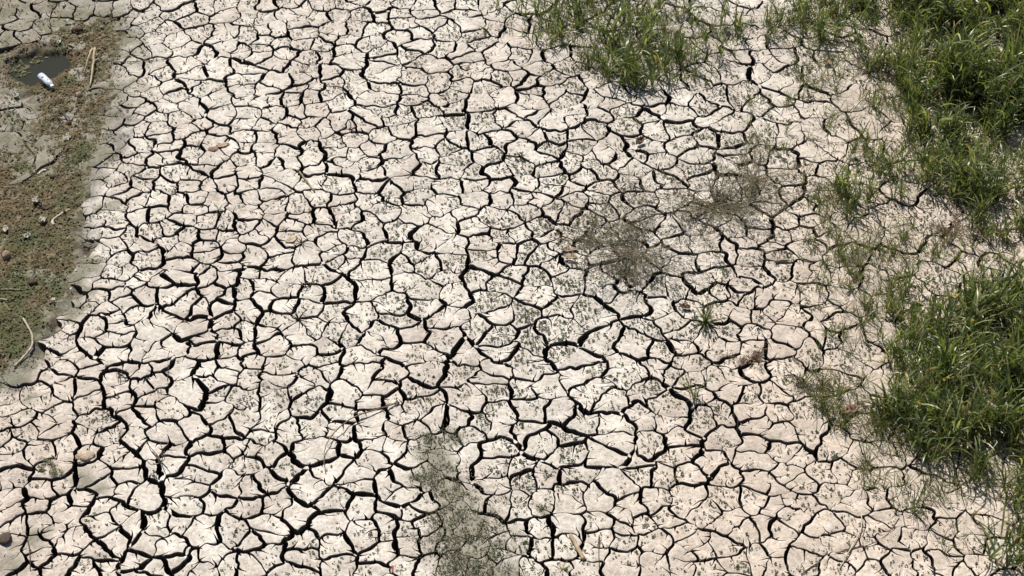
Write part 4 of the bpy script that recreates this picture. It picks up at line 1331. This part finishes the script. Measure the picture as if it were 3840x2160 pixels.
stick('stick', 'pale bow-shaped stick on the left bank of the ditch', 'stick', [(89, 1202), (119, 1257), (122, 1301), (99, 1336), (55, 1381)], 0.007, 0.008, (0.34, 0.29, 0.23), lift=0.01, seed=4)
stick('dry_stalk', 'long curved dry stalk across the plates above the algae patch', 'stalk', [(1497, 1510), (1427, 1539), (1357, 1564), (1303, 1594), (1258, 1634), (1228, 1673), (1216, 1718), (1221, 1778)], 0.0055, 0.0022, (0.17, 0.12, 0.085), arch=0.03, seed=5, twigs=3)
stick('dry_stalk', 'long arching pale stalk at the top right edge of the grass', 'stalk', [(2925, 125), (2964, 104), (3034, 100), (3104, 120), (3178, 146), (3238, 170), (3302, 200)], 0.004, 0.008, (0.37, 0.29, 0.19), arch=0.06, seed=6)
stick('dry_stalk', 'long thin dark stalk lying across the bottom right plates', 'stalk', [(3004, 2155), (3069, 2111), (3158, 2069), (3258, 2046), (3327, 2006), (3372, 1942)], 0.004, 0.0025, (0.13, 0.09, 0.065), seed=7, twigs=2)
stick('dry_stalk', 'pale thin stalk crossing the dark one at the bottom right', 'stalk', [(3148, 2136), (3198, 2046), (3228, 1987), (3230, 1932)], 0.0035, 0.003, (0.45, 0.38, 0.28), lift=0.008, seed=8)
stick('stick', 'short white stick on the edge of the ditch', 'stick', [(262, 790), (232, 806), (198, 832), (204, 848)], 0.009, 0.010, PALE, seed=9)
stick('wood_piece', 'weathered tan piece of wood near the bottom edge', 'wood', [(2139, 2011), (2163, 2055), (2190, 2103)], 0.012, 0.013, (0.33, 0.25, 0.18), seed=10)
stick('wood_piece', 'small grey wood chip at the left of the thin grass', 'wood', [(2908, 986), (2932, 981), (2956, 980)], 0.012, 0.010, (0.30, 0.24, 0.18), seed=11)
stick('twig', 'dark twig in the ditch, lower of two by the litter', 'twig', [(209, 437), (225, 455), (239, 467), (216, 484)], 0.005, 0.004, DARK, arch=0.02, seed=12)
stick('twig', 'dark twig in the ditch, upper of two by the litter', 'twig', [(229, 422), (248, 444), (263, 460), (262, 476)], 0.005, 0.004, DARK, arch=0.03, seed=13)
stick('straw', 'thin pale straw on the right bank below the two tan sticks', 'straw', [(318, 447), (338, 428), (358, 407)], 0.0035, 0.0025, PALE, seed=14)
stick('stick', 'thin brown stick on a plate at the upper left middle', 'stick', [(1124, 648), (1150, 684), (1180, 722)], 0.008, 0.006, (0.22, 0.165, 0.12), seed=15)
stick('twig', 'long thin dark twig lying right of the puddle sticks', 'twig', [(422, 235), (500, 233), (570, 228), (641, 226)], 0.003, 0.002, BRN, lift=0.004, seed=16, twigs=2)
stick('twig', 'fine dark upright twig across a large plate at lower left', 'twig', [(637, 1318), (629, 1350), (631, 1385), (628, 1430)], 0.0028, 0.0022, DARK, lift=0.004, seed=17)
stick('twig', 'fine dark twig along the crack near the bottom, right of the wood piece', 'twig', [(2247, 2008), (2245, 2060), (2247, 2130)], 0.0028, 0.002, DARK, lift=0.004, seed=18)
stick('twig', 'thin dark twig along the bottom left corner', 'twig', [(104, 2025), (112, 2070), (114, 2140)], 0.0038, 0.003, DARK, lift=0.004, seed=19)
stick('twig', 'small red stem at the bottom edge by the algae patch', 'twig', [(1472, 2125), (1472, 2150)], 0.006, 0.004, (0.24, 0.08, 0.06), seed=20)
stick('stick', 'white rod-like stick lying in the ditch litter', 'stick', [(143, 655), (158, 645), (174, 640)], 0.007, 0.007, (0.60, 0.56, 0.48), seed=21)
stick('straw', 'two-bend pale straw in the ditch near the tan stone', 'straw', [(0, 1024), (15, 1022), (34, 1024)], 0.004, 0.003, TAN, seed=22)
stick('straw', 'long pale straw at the left frame edge below the tan stone', 'straw', [(-20, 1090), (40, 1086), (92, 1090)], 0.005, 0.003, TAN, seed=23)
stick('straw', 'short pale straw at the left frame edge above the bow-shaped stick', 'straw', [(-20, 1126), (10, 1124), (32, 1127)], 0.005, 0.004, (0.48, 0.42, 0.32), seed=24)
stick('twig', 'forked dark twig on the grey bank by the white stick', 'twig', [(122, 747), (160, 785), (178, 795), (210, 770)], 0.006, 0.004, DARK, arch=0.025, seed=25, twigs=3)

def twig_cluster(label, px, py, seed, n, h, col):
    r = np.random.default_rng(seed)
    org = G(px, py)
    t = empty('dead_sprig', org); tag(t, label, 'dead sprig')
    for k in range(n):
        d = r.normal(0, 1, 3); d[2] = abs(d[2]) * 1.2 + 0.1; d /= np.linalg.norm(d)
        L = h * r.uniform(0.5, 1.1)
        pth = np.array([[0, 0, 0], d * L * 0.5 + r.normal(0, 0.01, 3), d * L])
        pth[:, 2] = np.maximum(pth[:, 2], 0.003)
        V, Fc = tube(smooth_path(pth, 3), np.linspace(0.004, 0.0018, 7), 5, k)
        mesh_obj('twig', V, Fc, M_WOOD, t, np.tile(np.array(col), (len(V), 1)) * r.uniform(0.7, 1.2), smooth=True)
    return t
twig_cluster('dark dead sprig standing in a crack left of centre', 1120, 1200, 31, 9, 0.17, DARK)
twig_cluster('pale dry grass sprig beside the beige leaf', 1130, 912, 32, 9, 0.12, (0.20, 0.15, 0.09))
twig_cluster('small dark dead sprig on the upper middle plates', 1312, 488, 33, 5, 0.10, DARK)
twig_cluster('dark dead sprig on a plate by the left bank', 817, 792, 34, 8, 0.08, DARK)
twig_cluster('pale dry sprig on the lower left plates', 606, 1735, 35, 8, 0.15, (0.30, 0.26, 0.19))
twig_cluster('dark dead sprig on a crack corner below the beige leaf', 1168, 1068, 36, 7, 0.10, DARK)
twig_cluster('small dark sprig at the lower left bank, above the bow-shaped stick end', 447, 1405, 37, 6, 0.08, DARK)
twig_cluster('dead brown sprig on the ditch rim at the top left', 420, 70, 38, 7, 0.13, BRN)
twig_cluster('dead sprig on the grey bank above the white stick', 330, 905, 39, 6, 0.10, DARK)
twig_cluster('thin dead sprig at the left end of the tan leaf piece', 2110, 900, 40, 6, 0.12, BRN)

# ------------------------------------------------------------------ stones, clods, scraps, leaves
def lump(name, label, cat, px, py, size, col, seed, mat, flat=0.7, dz=0.0):
    r = random.Random(seed)
    org = G(px, py)
    V = []; nu, nv = 10, 7
    V.append((0, 0, 1))
    for a in range(1, nv):
        ph = math.pi * a / nv
        for b in range(nu):
            th = 2 * math.pi * b / nu
            V.append((math.sin(ph) * math.cos(th), math.sin(ph) * math.sin(th), math.cos(ph)))
    V.append((0, 0, -1))
    V = np.array(V)
    disp = np.array([1 + 0.35 * noise.noise(Vector(v) * 1.3 + Vector((seed, 0, 0))) + 0.15 * noise.noise(Vector(v) * 3.1 + Vector((0, seed, 0))) for v in V])
    V = V * disp[:, None] * np.array(size) * 0.5
    Fc = []
    for b in range(nu): Fc.append((0, 1 + b, 1 + (b + 1) % nu))
    for a in range(nv - 2):
        for b in range(nu):
            k = 1 + a * nu
            Fc.append((k + b, k + nu + b, k + nu + (b + 1) % nu, k + (b + 1) % nu))
    e = len(V) - 1; k = 1 + (nv - 2) * nu
    for b in range(nu): Fc.append((e, k + (b + 1) % nu, k + b))
    V[:, 2] += size[2] * 0.38
    ca, sa = math.cos(seed), math.sin(seed)
    cc = np.tile(np.array(col), (len(V), 1)) * np.array([r.uniform(0.8, 1.15) for _ in V])[:, None]
    o = mesh_obj(name, V, Fc, mat, None, cc, smooth=True, loc=org + np.array([0, 0, dz]))
    tag(o, label, cat)
    return o
lump('stone', 'pinkish grey stone in the ditch below the two tan sticks', 'stone', 298, 362, (0.055, 0.06, 0.045), (0.30, 0.235, 0.20), 3, M_DITCH)
lump('stone', 'tan block-like stone at the left edge of the ditch', 'stone', 25, 966, (0.055, 0.075, 0.06), (0.40, 0.29, 0.21), 4, M_DITCH)
lump('mud_clod', 'brown curled clod of mud on the lower left plates', 'clod', 320, 1712, (0.12, 0.09, 0.025), (0.42, 0.34, 0.26), 5, M_DITCH)
lump('mud_clod', 'dark brown crumbled clod on the upper left plates', 'clod', 800, 562, (0.08, 0.06, 0.02), (0.22, 0.15, 0.11), 6, M_DITCH)
lump('mud_clod', 'small round brown clod beside a crack near the top', 'clod', 1134, 268, (0.05, 0.05, 0.02), (0.36, 0.29, 0.22), 7, M_DITCH)
lump('mud_clod', 'dark clod at the left edge near the bottom corner', 'clod', 18, 2022, (0.08, 0.09, 0.03), (0.10, 0.075, 0.06), 8, M_DITCH)
lump('mud_clod', 'dark brown clod in the green part of the ditch', 'clod', 122, 1064, (0.075, 0.05, 0.035), (0.09, 0.055, 0.035), 9, M_DITCH)
lump('mud_clod', 'dark clod in the brown litter at the top of the ditch', 'clod', 290, 118, (0.09, 0.07, 0.05), (0.10, 0.065, 0.045), 10, M_DITCH)
lump('mud_clod', 'small dark clod where the two dark ditch twigs meet', 'clod', 258, 467, (0.045, 0.045, 0.035), (0.13, 0.09, 0.07), 11, M_DITCH)
lump('mud_clod', 'dark lump in the litter right of the white rod-like stick', 'clod', 200, 668, (0.06, 0.05, 0.035), (0.09, 0.07, 0.05), 12, M_DITCH)

def leaf_obj(name, label, cat, px, py, length, width, az, col, seed, mat, curl=0.5, crumple=0.25, dz=0.004, z0=0.0):
    r = np.random.default_rng(seed)
    org = G(px, py)
    nu, nv = 12, 7
    V = []; C = []
    for a in range(nu):
        u = a / (nu - 1)
        w = width * 0.5 * (math.sin(math.pi * min(1, 0.06 + 0.94 * u)) ** 0.75) * (1 + 0.15 * math.sin(9 * u + seed))
        for b in range(nv):
            v = b / (nv - 1) * 2 - 1
            x_ = (u - 0.5) * length; y_ = v * w
            z_ = curl * width * (v * v) * 0.6 + curl * length * 0.35 * (u - 0.45) ** 2 + crumple * width * noise.noise(Vector((u * 4 + seed, v * 2.2, seed)))
            V.append((x_ * math.cos(az) - y_ * math.sin(az), x_ * math.sin(az) + y_ * math.cos(az), z_))
            k = 1.1 - 0.35 * (abs(v) < 0.12) - 0.15 * (b % 2)
            C.append(np.array(col) * k * r.uniform(0.8, 1.15))
    V = np.array(V); V[:, 2] -= V[:, 2].min() - dz
    Fc = [(a * nv + b, a * nv + b + 1, (a + 1) * nv + b + 1, (a + 1) * nv + b) for a in range(nu - 1) for b in range(nv - 1)]
    o = mesh_obj(name, V, Fc, mat, None, np.array(C), smooth=True, loc=org + np.array([0, 0, z0]))
    sm = o.modifiers.new('thickness', 'SOLIDIFY'); sm.thickness = 0.0015
    tag(o, label, cat)
    return o
leaf_obj('dry_leaf', 'large crumpled reddish brown dead leaf at the edge of the lower grass', 'leaf', 3185, 1545, 0.14, 0.075, 0.4, (0.22, 0.135, 0.095), 1, M_DRY, 0.15, 0.4)
leaf_obj('dry_leaf', 'tan curled leaf touching the large reddish leaf', 'leaf', 3108, 1566, 0.08, 0.045, 1.2, (0.34, 0.26, 0.17), 2, M_DRY, 0.3, 0.3)
leaf_obj('dry_leaf', 'brown triangular dead leaf left of a broad crack, upper right', 'leaf', 2399, 540, 0.085, 0.06, 0.9, (0.11, 0.075, 0.05), 3, M_DRY, 0.6, 0.4)
leaf_obj('dry_leaf', 'beige dead leaf on the plates left of centre', 'leaf', 1094, 902, 0.10, 0.06, 0.6, (0.42, 0.35, 0.27), 4, M_DRY, 0.12, 0.15)
leaf_obj('dry_leaf', 'tan bark-like leaf at the left of the half-dead weed', 'leaf', 2136, 940, 0.12, 0.05, 0.1, (0.40, 0.31, 0.23), 5, M_DRY, 0.3, 0.2)
leaf_obj('dry_leaf', 'second tan leaf just below the bark-like leaf', 'leaf', 2140, 972, 0.10, 0.05, -0.3, (0.36, 0.29, 0.21), 6, M_DRY, 0.5, 0.3)
leaf_obj('dry_leaf', 'small curled brown leaf left of the green rosette tuft', 'leaf', 2572, 1157, 0.06, 0.035, -0.2, (0.26, 0.17, 0.11), 7, M_DRY, 1.0, 0.4)
leaf_obj('dry_leaf', 'brown leaf scrap lying against the dark crumbled clod', 'leaf', 836, 548, 0.10, 0.05, 0.4, (0.36, 0.28, 0.20), 8, M_DRY, 0.15, 0.25)
leaf_obj('dry_leaf', 'pale brown leaf at the upper right by the thin grass', 'leaf', 3100, 240, 0.08, 0.05, 1.3, (0.33, 0.25, 0.17), 9, M_DRY, 0.6, 0.5)
leaf_obj('dry_leaf', 'yellowish dead leaf in the lower dense grass', 'leaf', 3560, 1200, 0.07, 0.035, 0.2, (0.42, 0.35, 0.14), 10, M_DRY, 0.6, 0.4, z0=0.20)
SCR = (0.42, 0.40, 0.36)
scraps = [(253, 84, 0.05, 0.03, 'white scrap of plastic among the litter at the top of the ditch'), (224, 160, 0.07, 0.03, 'flat white scrap above the puddle'),
          (268, 174, 0.045, 0.02, 'small slanted white scrap right of the flat scrap above the puddle'), (253, 527, 0.075, 0.04, 'bent white scrap in the ditch litter, midway down'),
          (137, 763, 0.07, 0.055, 'rounded white scrap behind the forked twig'), (163, 835, 0.06, 0.05, 'three-cornered white scrap below the forked twig'),
          (22, 866, 0.07, 0.04, 'angular white scrap at the left frame edge above the tan stone'), (102, 893, 0.06, 0.045, 'pale crumbly scrap in the ditch, right of the angular scrap'),
          (240, 24, 0.05, 0.025, 'small white scrap at the very top left among grey plates'), (62, 366, 0.055, 0.045, 'whitish lump on the grey mud below the puddle'),
          (383, 105, 0.035, 0.02, 'tiny white scrap on the right rim of the ditch at the top'), (255, 510, 0.03, 0.03, 'tiny white scrap just above the bent white scrap'),
          (200, 1130, 0.04, 0.03, 'whitish scrap on the green ditch bank')]
for k, (px, py, a, b_, lab) in enumerate(scraps):
    leaf_obj('scrap', lab, 'scrap', px, py, a, b_, k * 1.3 + 0.3, SCR, 30 + k, M_DRY, 0.5, 0.5, dz=0.006)

# ------------------------------------------------------------------ the plastic bottle
def bottle():
    a = G(150, 292); b = G(203, 340)
    d = b - a; L = 0.19
    d[2] = 0; d /= np.linalg.norm(d)
    ctr = (a + b) / 2
    org = np.array([ctr[0], ctr[1], float(bed_h(ctr[:2])[0]) + 0.004])
    t = empty('plastic_bottle', org)
    tag(t, 'crushed clear plastic bottle with white and blue label below the puddle', 'bottle')
    t.rotation_euler = (0, 0, math.atan2(d[1], d[0]))
    def lathe(prof, sides=18, squash=0.82, seed=0):
        V = []; rr = random.Random(seed)
        for x_, rd in prof:
            for q in range(sides):
                an = 2 * math.pi * q / sides
                dn = 1 + 0.10 * noise.noise(Vector((x_ * 30, math.cos(an), math.sin(an) + seed)))
                V.append((x_, rd * dn * math.cos(an), 0.027 + rd * dn * squash * math.sin(an)))
        Fc = []
        for k in range(len(prof) - 1):
            for q in range(sides):
                Fc.append((k * sides + q, (k + 1) * sides + q, (k + 1) * sides + (q + 1) % sides, k * sides + (q + 1) % sides))
        return V, Fc
    m, n, l, bs = new_mat('clear_plastic')
    bs.inputs['Base Color'].default_value = (0.75, 0.80, 0.85, 1); bs.inputs['Roughness'].default_value = 0.12
    bs.inputs['Alpha'].default_value = 0.55; bs.inputs['Specular IOR Level'].default_value = 0.8
    m2, n2, l2, b2 = new_mat('bottle_label')
    tc = n2.new('ShaderNodeTexCoord'); nz = n2.new('ShaderNodeTexNoise'); nz.inputs['Scale'].default_value = 55
    l2.new(tc.outputs['Object'], nz.inputs['Vector'])
    rp = n2.new('ShaderNodeValToRGB'); rp.color_ramp.interpolation = 'CONSTANT'
    rp.color_ramp.elements[0].color = (0.50, 0.53, 0.56, 1); rp.color_ramp.elements[1].position = 0.56; rp.color_ramp.elements[1].color = (0.05, 0.09, 0.26, 1)
    l2.new(nz.outputs['Fac'], rp.inputs['Fac']); l2.new(rp.outputs['Color'], b2.inputs['Base Color']); b2.inputs['Roughness'].default_value = 0.3
    m3, n3, l3, b3 = new_mat('bottle_cap')
    b3.inputs['Base Color'].default_value = (0.75, 0.78, 0.82, 1); b3.inputs['Roughness'].default_value = 0.4
    h = L / 2
    body = [(-h, 0.004), (-h, 0.024), (-h + 0.006, 0.029), (-h + 0.02, 0.0275), (-h + 0.03, 0.029), (-h + 0.05, 0.028), (0.03, 0.0285), (0.045, 0.029), (0.062, 0.024), (0.075, 0.016), (0.082, 0.012), (0.09, 0.0115)]
    V, Fc = lathe(body, seed=1); mesh_obj('body', V, Fc, m, t, smooth=True)
    V, Fc = lathe([(-0.05, 0.0296), (-0.03, 0.0298), (-0.01, 0.0298), (0.01, 0.0298), (0.028, 0.0296)], seed=1); mesh_obj('label_wrap', V, Fc, m2, t, smooth=True)
    V, Fc = lathe([(0.087, 0.003), (0.087, 0.0145), (0.103, 0.0145), (0.104, 0.012), (0.104, 0.002)], seed=2); mesh_obj('cap', V, Fc, m3, t, smooth=False)
bottle()
